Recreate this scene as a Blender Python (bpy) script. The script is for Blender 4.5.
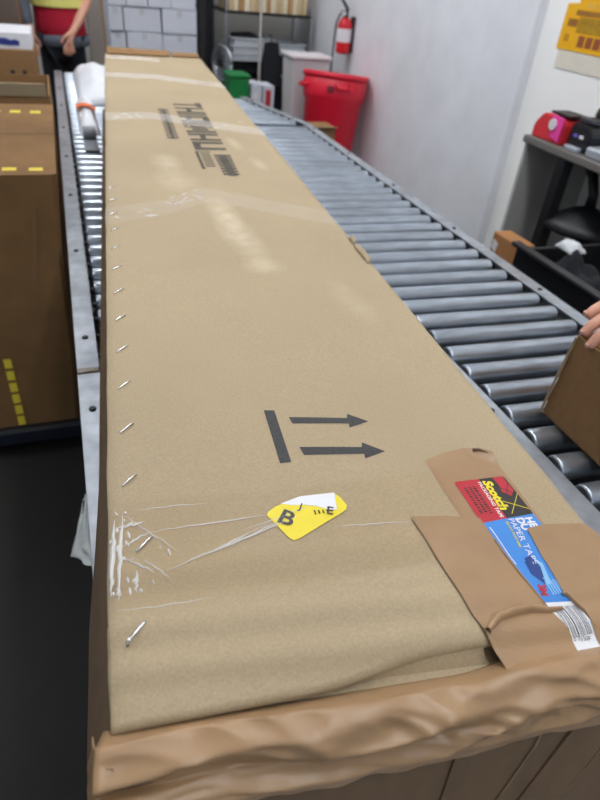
import bpy, bmesh, math, random
from mathutils import Vector, Matrix, noise
random.seed(7)
sc = bpy.context.scene
for o in list(bpy.data.objects): bpy.data.objects.remove(o, do_unlink=True)
COL = sc.collection

# ------------------------------------------------------------------ camera
X = Vector((0.94395618, -0.12726232, 0.30455054))
Y = Vector((-0.32002375, -0.57879296, 0.75005567))
Z = Vector((0.08081788, -0.80548309, -0.58708216))
def w_of(c): return Vector((X.dot(c), Y.dot(c), Z.dot(c)))
right, up, back = w_of(Vector((1,0,0))), w_of(Vector((0,-1,0))), w_of(Vector((0,0,-1)))
cd = bpy.data.cameras.new('camera'); cam = bpy.data.objects.new('camera', cd); COL.objects.link(cam)
m = Matrix.Identity(4)
for i in range(3):
    m[i][0], m[i][1], m[i][2] = right[i], up[i], back[i]
m[0][3], m[1][3], m[2][3] = 0, 0, 1.47
cam.matrix_world = m
cd.sensor_fit = 'HORIZONTAL'; cd.sensor_width = 27; cd.lens = 27
cd.clip_start = .01
cd.dof.use_dof = True; cd.dof.focus_distance = .66; cd.dof.aperture_fstop = 6.2
sc.camera = cam
# ------------------------------------------------------------------ world + exposure
wd = bpy.data.worlds.new('world'); sc.world = wd; wd.use_nodes = True
wd.node_tree.nodes['Background'].inputs[0].default_value = (.80, .88, 1, 1)
wd.node_tree.nodes['Background'].inputs[1].default_value = .58
sc.view_settings.view_transform = 'Standard'; sc.view_settings.look = 'None'
sc.view_settings.exposure = 0.0; sc.view_settings.gamma = 1; sc.view_settings.use_curve_mapping = False
LAMP = 28.5          # emission of the ceiling light diffusers

# ------------------------------------------------------------------ helpers
def lin(c):
    return tuple(((v/255)/12.92 if v/255 <= .04045 else ((v/255+.055)/1.055)**2.4) for v in c)
MATS = {}
def mat(name, rgb, rough=.6, metal=0, n=0, nscale=40, stretch=(1,1,1), bump=0, bscale=None, spec=.5, alpha=1,
        trans=0, emit=0, coat=0, rgb2=None, big=0, bigscale=2):
    if name in MATS: return MATS[name]
    M = bpy.data.materials.new(name); M.use_nodes = True; nt = M.node_tree; N = nt.nodes; L = nt.links
    b = N['Principled BSDF']; c = lin(rgb)
    b.inputs['Base Color'].default_value = (*c, 1); b.inputs['Roughness'].default_value = rough
    b.inputs['Metallic'].default_value = metal; b.inputs['Specular IOR Level'].default_value = spec
    b.inputs['Alpha'].default_value = alpha; b.inputs['Transmission Weight'].default_value = trans
    b.inputs['Coat Weight'].default_value = coat
    if emit:
        b.inputs['Emission Color'].default_value = (*c, 1); b.inputs['Emission Strength'].default_value = emit
    tc = N.new('ShaderNodeTexCoord'); mp = N.new('ShaderNodeMapping'); mp.inputs['Scale'].default_value = stretch
    L.new(tc.outputs['Object'], mp.inputs['Vector'])
    if n:
        t = N.new('ShaderNodeTexNoise'); t.inputs['Scale'].default_value = nscale; t.inputs['Detail'].default_value = 5
        L.new(mp.outputs[0], t.inputs['Vector'])
        r = N.new('ShaderNodeMapRange'); r.inputs['From Min'].default_value = .3; r.inputs['From Max'].default_value = .7
        L.new(t.outputs['Fac'], r.inputs['Value'])
        mx = N.new('ShaderNodeMix'); mx.data_type = 'RGBA'
        c2 = lin(rgb2) if rgb2 else tuple(v*(1-n) for v in c)
        mx.inputs['A'].default_value = (*c, 1); mx.inputs['B'].default_value = (*c2, 1)
        L.new(r.outputs[0], mx.inputs['Factor'])
        out = mx.outputs['Result']
        if big:
            t2 = N.new('ShaderNodeTexNoise'); t2.inputs['Scale'].default_value = bigscale; t2.inputs['Detail'].default_value = 4
            L.new(mp.outputs[0], t2.inputs['Vector'])
            r2 = N.new('ShaderNodeMapRange'); r2.inputs['From Min'].default_value = .35; r2.inputs['From Max'].default_value = .68
            r2.inputs['To Min'].default_value = 1; r2.inputs['To Max'].default_value = 1-big
            L.new(t2.outputs['Fac'], r2.inputs['Value'])
            vm = N.new('ShaderNodeVectorMath'); vm.operation = 'SCALE'
            L.new(out, vm.inputs[0]); L.new(r2.outputs[0], vm.inputs['Scale']); out = vm.outputs[0]
        L.new(out, b.inputs['Base Color'])
        if emit: L.new(out, b.inputs['Emission Color'])
    if bump:
        t3 = N.new('ShaderNodeTexNoise'); t3.inputs['Scale'].default_value = bscale or nscale; t3.inputs['Detail'].default_value = 4
        L.new(mp.outputs[0], t3.inputs['Vector'])
        bp = N.new('ShaderNodeBump'); bp.inputs['Strength'].default_value = bump; bp.inputs['Distance'].default_value = .002
        L.new(t3.outputs['Fac'], bp.inputs['Height']); L.new(bp.outputs[0], b.inputs['Normal'])
    MATS[name] = M
    return M

def tag(o, label=None, cat=None, group=None, kind=None):
    if label: o['label'] = label
    if cat: o['category'] = cat
    if group: o['group'] = group
    if kind: o['kind'] = kind
    return o
def thing(name, loc, label, cat, group=None, rz=0):
    o = bpy.data.objects.new(name, None); COL.objects.link(o); o.location = loc; o.rotation_euler = (0, 0, rz)
    o.empty_display_size = .05
    return tag(o, label, cat, group)
def origin(p):
    v = Vector((0, 0, 0))
    while p: v += p.location; p = p.parent
    return v
def link(name, bm, mt, parent=None, smooth=False, local=False):
    """bm holds world coordinates unless local; a part is stored relative to its thing"""
    me = bpy.data.meshes.new(name)
    if not local:
        if parent is not None: bmesh.ops.translate(bm, verts=bm.verts, vec=-origin(parent))
    bmesh.ops.recalc_face_normals(bm, faces=bm.faces)
    bm.to_mesh(me); bm.free()
    for mm in (mt if isinstance(mt, (list, tuple)) else [mt]): me.materials.append(mm)
    if smooth:
        for p in me.polygons: p.use_smooth = True
    o = bpy.data.objects.new(name, me); COL.objects.link(o)
    if parent is not None: o.parent = parent
    return o
def solo(name, bm, mt, label, cat, group=None, smooth=False):
    """a thing that is one mesh, with its origin at its base"""
    xs = [v.co for v in bm.verts]
    c = Vector((sum(v.x for v in xs)/len(xs), sum(v.y for v in xs)/len(xs), min(v.z for v in xs)))
    bmesh.ops.translate(bm, verts=bm.verts, vec=-c)
    o = link(name, bm, mt, smooth=smooth, local=True); o.location = c
    return tag(o, label, cat, group)
def struct(name, bm, mt):
    return tag(link(name, bm, mt), kind='structure')
def bx(x0, x1, y0, y1, z0, z1, bev=0, bm=None, seg=2):
    own = bmesh.new()
    r = bmesh.ops.create_cube(own, size=1)
    for v in own.verts:
        v.co = Vector((x0+(v.co.x+.5)*(x1-x0), y0+(v.co.y+.5)*(y1-y0), z0+(v.co.z+.5)*(z1-z0)))
    if bev: bmesh.ops.bevel(own, geom=own.edges[:], offset=bev, segments=seg, affect='EDGES', profile=.5)
    return merge(bm, own)
def merge(bm, own):
    if bm is None: return own
    me = bpy.data.meshes.new('t'); own.to_mesh(me); own.free(); bm.from_mesh(me); bpy.data.meshes.remove(me)
    return bm
def tube(pts, r, seg=10, bm=None, cap=True):
    own = bmesh.new(); pts = [Vector(p) for p in pts]; rings = []
    rr = r if isinstance(r, (list, tuple)) else [r]*len(pts)
    prev = None
    for i, p in enumerate(pts):
        d = (pts[min(i+1, len(pts)-1)]-pts[max(i-1, 0)]).normalized()
        if prev is None:
            a = d.orthogonal().normalized()
        else:
            a = (prev - d*prev.dot(d)).normalized()
        prev = a; b = d.cross(a)
        rings.append([own.verts.new(p+rr[i]*(math.cos(2*math.pi*k/seg)*a+math.sin(2*math.pi*k/seg)*b)) for k in range(seg)])
    for i in range(len(rings)-1):
        for k in range(seg):
            own.faces.new((rings[i][k], rings[i][(k+1) % seg], rings[i+1][(k+1) % seg], rings[i+1][k]))
    if cap: own.faces.new(rings[0]); own.faces.new(rings[-1])
    return merge(bm, own)
def lathe(prof, c=(0, 0, 0), seg=28, bm=None, cap=True):
    own = bmesh.new(); rings = []
    for r, z in prof:
        rings.append([own.verts.new((c[0]+r*math.cos(2*math.pi*k/seg), c[1]+r*math.sin(2*math.pi*k/seg), c[2]+z)) for k in range(seg)])
    for i in range(len(rings)-1):
        for k in range(seg):
            own.faces.new((rings[i][k], rings[i][(k+1) % seg], rings[i+1][(k+1) % seg], rings[i+1][k]))
    if cap: own.faces.new(rings[0]); own.faces.new(rings[-1])
    return merge(bm, own)
def prism(poly, ax, d0, d1, bm=None, bev=0):
    """extrude a 2-D outline along axis ax from d0 to d1"""
    own = bmesh.new()
    def co(p, d): return {'x': (d, p[0], p[1]), 'y': (p[0], d, p[1]), 'z': (p[0], p[1], d)}[ax]
    A = [own.verts.new(co(p, d0)) for p in poly]; B = [own.verts.new(co(p, d1)) for p in poly]
    own.faces.new(A); own.faces.new(B[::-1])
    for i in range(len(poly)):
        j = (i+1) % len(poly); own.faces.new((A[i], B[i], B[j], A[j]))
    if bev: bmesh.ops.bevel(own, geom=own.edges[:], offset=bev, segments=2, affect='EDGES')
    return merge(bm, own)
def grid(us, vs, fn, bm=None, thick=0):
    own = bmesh.new()
    vv = [[own.verts.new(fn(u, v)) for v in vs] for u in us]
    for i in range(len(us)-1):
        for j in range(len(vs)-1):
            own.faces.new((vv[i][j], vv[i+1][j], vv[i+1][j+1], vv[i][j+1]))
    if thick:
        bmesh.ops.recalc_face_normals(own, faces=own.faces)
        bmesh.ops.solidify(own, geom=own.faces[:], thickness=thick)
    return merge(bm, own)
def frange(a, b, n): return [a+(b-a)*i/n for i in range(n+1)]
def nz(x, y, z=0, s=1): return noise.noise(Vector((x*s, y*s, z*s)))

# ------------------------------------------------------------------ materials
card = mat('cardboard', (180,161,130), .78, n=.18, nscale=430, bump=.10, bscale=420, big=.10, bigscale=3, spec=.3)
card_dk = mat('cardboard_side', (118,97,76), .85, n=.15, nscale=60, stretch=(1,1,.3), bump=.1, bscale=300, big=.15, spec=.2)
card_old = mat('cardboard_brown', (150,114,76), .8, n=.12, nscale=60, bump=.1, bscale=300, big=.15, bigscale=2, spec=.25)
card_edge = mat('cardboard_raw_edge', (168,146,112), .9)
kraft = mat('kraft_tape', (162,130,96), .36, n=.10, nscale=26, bump=.12, bscale=120, big=.08, bigscale=14, spec=.4)
ink = mat('black_print', (42,43,46), .7, n=.3, nscale=260, rgb2=(62,60,58))
ink_faded = mat('faded_black_print', (54,50,46), .8, n=.4, nscale=90, rgb2=(88,78,64))
steel = mat('galvanised_roller', (188,198,210), .30, .88, n=.25, nscale=14, stretch=(1,4,4), bump=.05, bscale=90, big=.2, bigscale=5)
steel_rail = mat('galvanised_rail', (184,190,198), .42, .6, n=.3, nscale=30, bump=.08, bscale=120, big=.3, bigscale=5)
steel_shaft = mat('steel_shaft', (70,72,76), .5, 1, n=.2, nscale=60)
staple_m = mat('staple_steel', (215,215,218), .22, 1)
white_p = mat('white_paper', (222,222,226), .6, n=.03, nscale=60)
yellow_p = mat('yellow_sticker', (222,202,10), .45, n=.03, nscale=60)
red_p = mat('label_red', (178,32,46), .4); blue_p = mat('label_blue', (56,128,205), .4)
navy_p = mat('label_navy', (24,58,126), .4); black_p = mat('label_black', (36,32,33), .45)
yel_t = mat('label_yellow', (226,208,36), .5); lblue = mat('label_light_blue', (130,180,218), .5)
plastic_bk = mat('black_plastic', (26,27,31), .45, n=.2, nscale=30)
fabric_bk = mat('black_fabric', (24,26,32), .9, n=.3, nscale=50, bump=.3, bscale=200)
conc = mat('floor_concrete', (24,23,20), .75, n=.25, nscale=6, bump=.15, bscale=60, big=.25, bigscale=1.2)
wall_g = mat('wall_grey_paint', (234,236,242), .7, n=.08, nscale=5, bump=1, bscale=9, big=.06, bigscale=1.5)
wall_w = mat('wall_white_paint', (249,249,247), .7, n=.03, nscale=4, bump=.3, bscale=18)
wall_bk = mat('wall_back_paint', (196,194,188), .8, n=.06, nscale=3)
red_pl = mat('red_plastic', (222,26,54), .42, n=.08, nscale=8)
skin_m = mat('skin', (205,150,126), .55, n=.06, nscale=40)

def clear_mat(name, tint, fac, rough, bscale, bump, colr=(1, 1, 1)):
    M = bpy.data.materials.new(name); M.use_nodes = True; nt = M.node_tree; N = nt.nodes; L = nt.links
    N.remove(N['Principled BSDF'])
    tr = N.new('ShaderNodeBsdfTransparent'); tr.inputs[0].default_value = (*tint, 1)
    gl = N.new('ShaderNodeBsdfPrincipled'); gl.inputs['Base Color'].default_value = (*colr, 1); gl.inputs['Roughness'].default_value = rough
    gl.inputs['Specular IOR Level'].default_value = .9
    mx = N.new('ShaderNodeMixShader'); fr = N.new('ShaderNodeFresnel'); fr.inputs['IOR'].default_value = 1.22
    ad = N.new('ShaderNodeMath'); ad.operation = 'ADD'; ad.use_clamp = True; ad.inputs[1].default_value = fac
    tc = N.new('ShaderNodeTexCoord'); t = N.new('ShaderNodeTexNoise'); t.inputs['Scale'].default_value = bscale; t.inputs['Detail'].default_value = 3
    bp = N.new('ShaderNodeBump'); bp.inputs['Strength'].default_value = bump; bp.inputs['Distance'].default_value = .003
    L.new(tc.outputs['Object'], t.inputs['Vector']); L.new(t.outputs['Fac'], bp.inputs['Height'])
    L.new(bp.outputs[0], gl.inputs['Normal'])
    L.new(fr.outputs[0], ad.inputs[0]); L.new(ad.outputs[0], mx.inputs[0]); L.new(tr.outputs[0], mx.inputs[1]); L.new(gl.outputs[0], mx.inputs[2])
    L.new(mx.outputs[0], N['Material Output'].inputs[0])
    return M
clear = clear_mat('clear_packing_tape', (.995, .992, .987), .0, .16, 26, .4)
clear_fold = clear_mat('clear_tape_fold', (.95, .95, .95), .55, .12, 60, .6)
film = clear_mat('plastic_film', (.86, .88, .86), .04, .25, 20, .5)
binclear = clear_mat('translucent_plastic', (.8, .78, .8), .62, .4, 5, .05, (.86, .84, .85))

# ------------------------------------------------------------------ the room
struct('floor', bx(-6, 4, -4, 8, -.1, 0), conc)
struct('wall_right', bx(2.2, 2.5, 2.885, 6.85, 0, 3.6), wall_g)
struct('wall_right_recess', bx(2.25, 2.5, -4, 2.885, 0, 3.6), wall_w)
struct('wall_back', bx(-6, 2.2, 6.6, 6.85, 0, 3.6), wall_bk)
struct('ceiling', bx(-6, 2.5, -4, 6.85, 3.6, 3.7), mat('ceiling_paint', (225,225,225), .9, n=.05))
lamp_m = mat('lamp_diffuser', (250,252,255), .5, emit=LAMP)
lamp_h = mat('lamp_housing', (225,225,225), .5)
for i, (lx, ly) in enumerate([(.5,-1.0), (.9,.6), (.9,2.5), (.9,4.7), (-1.5,1.6), (0,3.6), (-1.5,5.6)]):
    t = thing('ceiling_light', (lx, ly, 3.5), 'long white fluorescent ceiling light hung over the conveyors', 'ceiling light', 'fluorescent ceiling lights')
    link('housing', prism([(lx-.15,3.60),(lx-.15,3.53),(lx-.12,3.51),(lx+.12,3.51),(lx+.15,3.53),(lx+.15,3.60)], 'y', ly-.62, ly+.62), lamp_h, t)
    link('diffuser', bx(lx-.115, lx+.115, ly-.59, ly+.59, 3.49, 3.509, .006), lamp_m, t)

# ------------------------------------------------------------------ conveyors
RT, RR, PITCH = .80, .024, .076
def roller_mesh(L):
    bm = bmesh.new(); seg = 20
    prof = [(-L/2, .010), (-L/2, .0205), (-L/2+.002, .0232), (-L/2+.006, .024), (-L/2+.03, .024), (0, .024), (L/2-.03, .024), (L/2-.006, .024), (L/2-.002, .0232), (L/2, .0205), (L/2, .010)]
    rings = [[bm.verts.new((x, r*math.cos(2*math.pi*k/seg), r*math.sin(2*math.pi*k/seg))) for k in range(seg)] for x, r in prof]
    for i in range(len(rings)-1):
        for k in range(seg): bm.faces.new((rings[i][k], rings[i][(k+1) % seg], rings[i+1][(k+1) % seg], rings[i+1][k]))
    me = bpy.data.meshes.new('roller'); bmesh.ops.recalc_face_normals(bm, faces=bm.faces); bm.to_mesh(me); bm.free()
    me.materials.append(steel)
    for p in me.polygons: p.use_smooth = abs(p.normal.x) < .8
    sb = tube([(-L/2-.018, 0, 0), (L/2+.018, 0, 0)], .0065, 6)
    sm = bpy.data.meshes.new('shaft'); sb.to_mesh(sm); sb.free(); sm.materials.append(steel_shaft)
    return me, sm
def channel(x0, x1, y0, y1, inward, top=.803, h=.09, shift=0):
    """steel channel along y: top flange, web on the outer side, bottom flange"""
    bm = bmesh.new(); th = .004
    def seg_box(a, b, z0, z1):
        own = bx(a, b, y0, y1, z0, z1, .0012)
        for v in own.verts: v.co.x += shift*(v.co.y-y0)/(y1-y0)
        merge(bm, own)
    seg_box(x0, x1, top-th, top)
    if inward > 0: seg_box(x0, x0+th, top-h, top-th)
    else: seg_box(x1-th, x1, top-h, top-th)
    seg_box(x0, x1, top-h-th, top-h)
    return bm
def conveyor(label, xl, xr, y0, y1, wl, wr, topl=.796, topr=.796, shift=0, legs=()):
    t = thing('roller_conveyor', ((xl+xr)/2, y0, 0), label, 'conveyor')
    link('side_rail', channel(xl, xl+wl, y0, y1, 1, topl), steel_rail, t)
    link('side_rail', channel(xr-wr, xr, y0, y1, -1, topr, shift=shift), steel_rail, t)
    a, b = xl+wl+.010, xr-wr-.010
    me, sm = roller_mesh(b-a)
    n0 = math.ceil((y0+.03-.734)/PITCH); n1 = math.floor((y1-.03-.734)/PITCH)
    for i in range(n0, n1+1):
        y = .734+PITCH*i
        bb = b + shift*(y-y0)/(y1-y0)
        o = bpy.data.objects.new('roller', me); COL.objects.link(o); o.parent = t
        o.location = Vector(((a+bb)/2, y, RT-RR)) - t.location
        o.rotation_euler = (random.random()*6, 0, -.045)
        if shift: o.scale.x = (bb-a)/(b-a)
        s = bpy.data.objects.new('shaft', sm); COL.objects.link(s); s.parent = o
    bolt = lathe([(0.001, .0035), (.006, .0035), (.0065, 0), (.0065, -.002)], seg=6)
    bme = bpy.data.meshes.new('bolt'); bolt.to_mesh(bme); bolt.free(); bme.materials.append(steel_shaft)
    for y in frange(y0+.12, y1-.12, max(1, int((y1-y0)/.45))):
        for x, tz in ((xl+wl/2, topl), (xr-wr/2+shift*(y-y0)/(y1-y0), topr)):
            o = bpy.data.objects.new('bolt', bme); COL.objects.link(o); o.parent = t; o.location = Vector((x, y, tz)) - t.location
    for y in legs:
        for x in (xl+.004, xr-.044):
            bm = bx(x, x+.04, y, y+.04, 0.008, .70, .002); bx(x-.004, x+.044, y-.015, y+.055, 0, .008, .001, bm)
            link('leg', bm, steel_rail, t)
        link('cross_brace', bx(xl+.04, xr-.04, y+.012, y+.028, .25, .29, .002), steel_rail, t)
    return t
conveyor('near end of the roller conveyor carrying the long carton, scuffed grey side rail', -.047, .672, -.30, 1.035, .043, .04, legs=(-.1, .8))
conveyor('long roller conveyor section running beside the tall brown carton to the standing person', -.047, .672, 1.05, 4.55, .043, .04, legs=(1.3, 2.8, 4.3))
conveyor('roller conveyor with long bare steel rollers between the long carton and the grey wall', .684, 1.19, -.30, 3.18, .044, .04, legs=(-.1, 1.5, 3.0))
conveyor('short tapering roller conveyor end section beside the red trash can', .684, 1.19, 3.19, 3.86, .044, .04, shift=-.17, legs=(3.3,))
me_sp = bx(-.046, -.006, 1.034, 1.050, .7965, .799, .001)
solo('splice_plate', me_sp, mat('rusty_plate', (140,138,134), .55, .7, n=.5, nscale=60, rgb2=(122,104,84)), 'small rusty splice plate joining the two conveyor side rails', 'plate')

# ------------------------------------------------------------------ the long carton (local axes: s across, t along)
ANG = math.radians(4.12)
box = thing('long_carton', (0, 0, .80), 'very long tan cardboard carton lying on the roller conveyor, stapled and taped', 'carton', rz=-ANG)
SL, SR, T1 = -.042, .412, 3.40
def tl(s): return .248-.085*(s+.02)        # fold line near the end of the top panel
def te(s):                                 # near edge of the top panel
    k = min(1, max(0, (s-.10)/.11)); k = k*k*(3-2*k)
    return (.2165-.02*s)*(1-k)+(.222-.03*(s-.24))*k
def h(s, t):
    z = .25 + .0012*math.sin(t*7+s*5) + .0012*nz(s*2.2, t*1.6, 3)
    if t < .38: z -= .010*((.38-t)/.16)**2
    z += .0011*math.exp(-((t-(.335-.05*s))/.010)**2) - .0010*math.exp(-((t-(.312-.07*s))/.009)**2)
    z += .0022*math.exp(-((t-(.283-.08*s))/.008)**2)*min(1, max(0, (.30-s)/.1)) - .0018*math.exp(-((t-(.266-.085*s))/.007)**2)
    d_ = min(1, max(0, (tl(s)+.004-t)/.016)); z -= .0055*d_*d_*(3-2*d_)
    z += .0016*math.exp(-((t-(1.07-.3*s))/.012)**2)*(1 if s > .1 else .3) - .0012*math.exp(-((t-(.905+.12*s))/.012)**2)
    z += .004*math.exp(-((t-1.0)/.5)**2)*math.exp(-((s-.20)/.05)**2)*.4
    return z
def skin_grid(ss, ts, off=0, thick=.004, tfun=None):
    bm = grid(ss, ts, lambda s, t: (s, tfun(s, t) if tfun else t, h(s, tfun(s, t) if tfun else t)+off))
    bmesh.ops.recalc_face_normals(bm, faces=bm.faces)
    if thick:
        bord = [e for e in bm.edges if e.is_boundary]
        r = bmesh.ops.extrude_edge_only(bm, edges=bord)
        for v in [g for g in r['geom'] if isinstance(g, bmesh.types.BMVert)]: v.co.z -= thick
    return bm
# top panel
ts = frange(0, 1, 46); ss = [SL, SL+.002, SL+.006]+frange(SL+.012, SR-.012, 40)+[SR-.006, SR-.002, SR]
near_l = frange(0, .25, 60)[:-1]; far_l = frange(.25, T1, 110)
def tmap(s, q):
    if q < .25: return te(s)+(.50-te(s))*q/.25
    return .50+(T1-.50)*(q-.25)/(T1-.25)
def top_pt(s, q):
    t = tmap(s, q); z = h(s, t)
    d = min(s-SL, SR-s)
    if d < .012: z -= .004*(1-d/.012)**2
    if q < .02: z -= .003*(1-q/.02)**2
    return (s + .0012*nz(0, t*14) * (1 if d < .004 else 0), t, z)
bm = grid(ss, near_l+far_l, top_pt)
bmesh.ops.recalc_face_normals(bm, faces=bm.faces)
r = bmesh.ops.extrude_edge_only(bm, edges=[e for e in bm.edges if e.is_boundary])
for v in [g for g in r['geom'] if isinstance(g, bmesh.types.BMVert)]: v.co.z -= .006
# the printed board: card with soft pale patches mixed into its colour
def patchy_card():
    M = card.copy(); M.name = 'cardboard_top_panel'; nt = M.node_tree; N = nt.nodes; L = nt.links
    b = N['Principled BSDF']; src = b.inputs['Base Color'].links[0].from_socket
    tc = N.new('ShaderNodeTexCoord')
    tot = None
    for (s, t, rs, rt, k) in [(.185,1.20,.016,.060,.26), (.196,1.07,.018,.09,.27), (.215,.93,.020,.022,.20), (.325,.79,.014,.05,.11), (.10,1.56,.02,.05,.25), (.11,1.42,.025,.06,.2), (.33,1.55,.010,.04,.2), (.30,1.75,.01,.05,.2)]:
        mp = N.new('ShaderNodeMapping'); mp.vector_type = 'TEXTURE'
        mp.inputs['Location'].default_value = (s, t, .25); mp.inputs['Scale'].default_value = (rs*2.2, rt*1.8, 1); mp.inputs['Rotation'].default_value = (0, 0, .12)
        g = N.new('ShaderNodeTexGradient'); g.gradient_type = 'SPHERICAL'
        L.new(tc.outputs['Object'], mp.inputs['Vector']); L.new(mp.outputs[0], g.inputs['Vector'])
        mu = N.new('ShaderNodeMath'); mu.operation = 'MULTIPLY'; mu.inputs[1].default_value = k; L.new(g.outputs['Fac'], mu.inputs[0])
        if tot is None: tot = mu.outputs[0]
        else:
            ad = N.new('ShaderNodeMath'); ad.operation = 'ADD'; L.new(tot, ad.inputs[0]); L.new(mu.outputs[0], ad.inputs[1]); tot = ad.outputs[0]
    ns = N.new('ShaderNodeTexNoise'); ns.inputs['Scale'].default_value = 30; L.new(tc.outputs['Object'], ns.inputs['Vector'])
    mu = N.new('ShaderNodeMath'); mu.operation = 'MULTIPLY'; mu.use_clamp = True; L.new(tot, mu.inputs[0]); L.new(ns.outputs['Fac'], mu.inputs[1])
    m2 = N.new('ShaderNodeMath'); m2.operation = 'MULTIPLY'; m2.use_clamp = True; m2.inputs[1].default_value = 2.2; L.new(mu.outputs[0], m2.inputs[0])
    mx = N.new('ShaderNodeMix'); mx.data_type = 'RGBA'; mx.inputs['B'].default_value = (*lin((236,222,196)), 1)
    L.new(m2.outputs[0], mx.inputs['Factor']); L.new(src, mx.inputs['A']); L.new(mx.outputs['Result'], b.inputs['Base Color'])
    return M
card_top = patchy_card()
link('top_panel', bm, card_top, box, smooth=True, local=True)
# end flap layers below the near edge of the top panel
def flap(s0, s1, ta, tb, drop, name):
    def fn(s, q):
        t0, t1 = ta-.085*(s+.02), tb-.06*(s+.02)
        t = t0+(t1-t0)*q
        z = h(s, t)-drop+.002*math.sin(q*3.1)+.0012*nz(s*9, q*2, 1)
        if q > .7: z -= .012*((q-.7)/.3)**2
        return (s, t, z)
    g = grid(frange(s0, s1, 40), frange(0, 1, 14), fn)
    bmesh.ops.recalc_face_normals(g, faces=g.faces)
    r = bmesh.ops.extrude_edge_only(g, edges=[e for e in g.edges if e.is_boundary])
    for v in [q for q in r['geom'] if isinstance(q, bmesh.types.BMVert)]: v.co.z -= .005
    link(name, g, card, box, smooth=True, local=True)
flap(SL-.001, .250, .290, .224, .0085, 'inner_flap')
flap(SL-.001, .264, .270, .207, .016, 'inner_flap')
flap(.266, SR-.002, .300, .203, .006, 'inner_flap')
# carcass: four side walls and bottom as one closed shell
def tf(s, z): return .197-.02*s-.19*(.25-z)
def zz(q): return .243*(1-q)
def left_pt(t, q): return (SL+.003-.006*min(1, q*10)-.037*math.sin(q*1.6)*(.25+.75*(1-min(1, max(0, (t-.40)/.5))))-.0012*nz(t*11, q*3), t, zz(q)+(h(SL, t)-.253)*(1-q))
def right_pt(t, q): return (SR-.012+.010*math.sin(q*1.7), t, zz(q))
qs = frange(0, 1, 12)
bm = grid(frange(0, 1, 90), qs, lambda u, q: left_pt(tf(SL, zz(q))+.006+(T1-.01-tf(SL, zz(q)))*u, q), thick=0)
link('side_wall', bm, card_dk, box, smooth=True, local=True)
bm = grid(frange(0, 1, 60), qs, lambda u, q: right_pt(tf(SR, zz(q))+.006+(T1-.01-tf(SR, zz(q)))*u, q))
link('side_wall', bm, card_dk, box, smooth=True, local=True)
link('bottom_panel', bx(SL-.036, SR-.004, .165, T1-.01, .0015, .006), card_dk, box, local=True)
link('far_end_panel', bx(SL-.004, SR-.004, T1-.016, T1-.010, .004, .243), card_dk, box, local=True)
# front flaps: three panels that overlap, with pale raw edges
def front(sa, sb, off, name, m=card_dk, e=True):
    def fn(u, q):
        z = zz(q)*.86+.003; a0, a1 = sa; b0, b1 = sb
        A = a0+(a1-a0)*q; B = b0+(b1-b0)*q; s = A+(B-A)*u
        return (s, tf(s, z)-off-.002*math.sin(u*3.1)*math.sin(q*3.1), z)
    g = grid(frange(0, 1, 24), frange(0, 1, 14), fn, thick=.003)
    o = link(name, g, m, box, local=True)
    return o
front((SL-.005, SL-.040), (.33, .27), 0, 'end_flap')
front((.22, .20), (.392, .383), .0035, 'end_flap')
front((.335, .25), (.388, .379), .0075, 'end_flap')
def edge_strip(pts, w, off, name):
    g = bmesh.new(); row = []
    for s, z in pts: row.append((g.verts.new((s, tf(s, z)-off, z)), g.verts.new((s+w, tf(s+w, z)-off, z))))
    for i in range(len(row)-1): g.faces.new((row[i][0], row[i][1], row[i+1][1], row[i+1][0]))
    bmesh.ops.solidify(g, geom=g.faces[:], thickness=.001)
    link(name, g, card_edge, box, local=True)
edge_strip([(.292,.20), (.286,.164), (.270,.12), (.252,.07)], .0022, .0100, 'raw_edge')
edge_strip([(.372,.20), (.362,.165), (.345,.12), (.333,.095)], .0020, .0128, 'raw_edge')
# far end: brown crushed flap standing a little proud
link('far_flap', grid(frange(-.03, .26, 14), frange(0, 1, 4), lambda s, q: (s, T1-.035+.05*q, h(s, T1)+.002+.018*q*(1-.3*s)+.004*nz(s*20, q*2)), thick=.005), card_old, box, local=True)
link('far_flap', grid(frange(.27, .40, 8), frange(0, 1, 4), lambda s, q: (s, T1-.03+.05*q, h(s, T1)+.002+.010*q+.004*nz(s*20, q*2)), thick=.005), card_old, box, local=True)
# drape a flat outline over the top panel
def drape(poly, off, maxlen=.006, bump=0, curl=None, thick=0):
    g = bmesh.new(); g.faces.new([g.verts.new((p[0], p[1], 0)) for p in poly])
    bmesh.ops.triangulate(g, faces=g.faces[:])
    for _ in range(7):
        es = [e for e in g.edges if e.calc_length() > maxlen]
        if not es: break
        bmesh.ops.subdivide_edges(g, edges=es, cuts=1, use_grid_fill=False)
        bmesh.ops.triangulate(g, faces=g.faces[:])
    for v in g.verts:
        s, t = v.co.x, v.co.y
        v.co.z = h(s, t)+off+(bump*max(0, nz(s*30, t*18, 5)) if bump else 0)
        if curl: v.co.z += curl(s, t)
    return g
def put(name, poly, off, m, parent=box, **k):
    return link(name, drape(poly, off, **k), m, parent, local=True)
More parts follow.
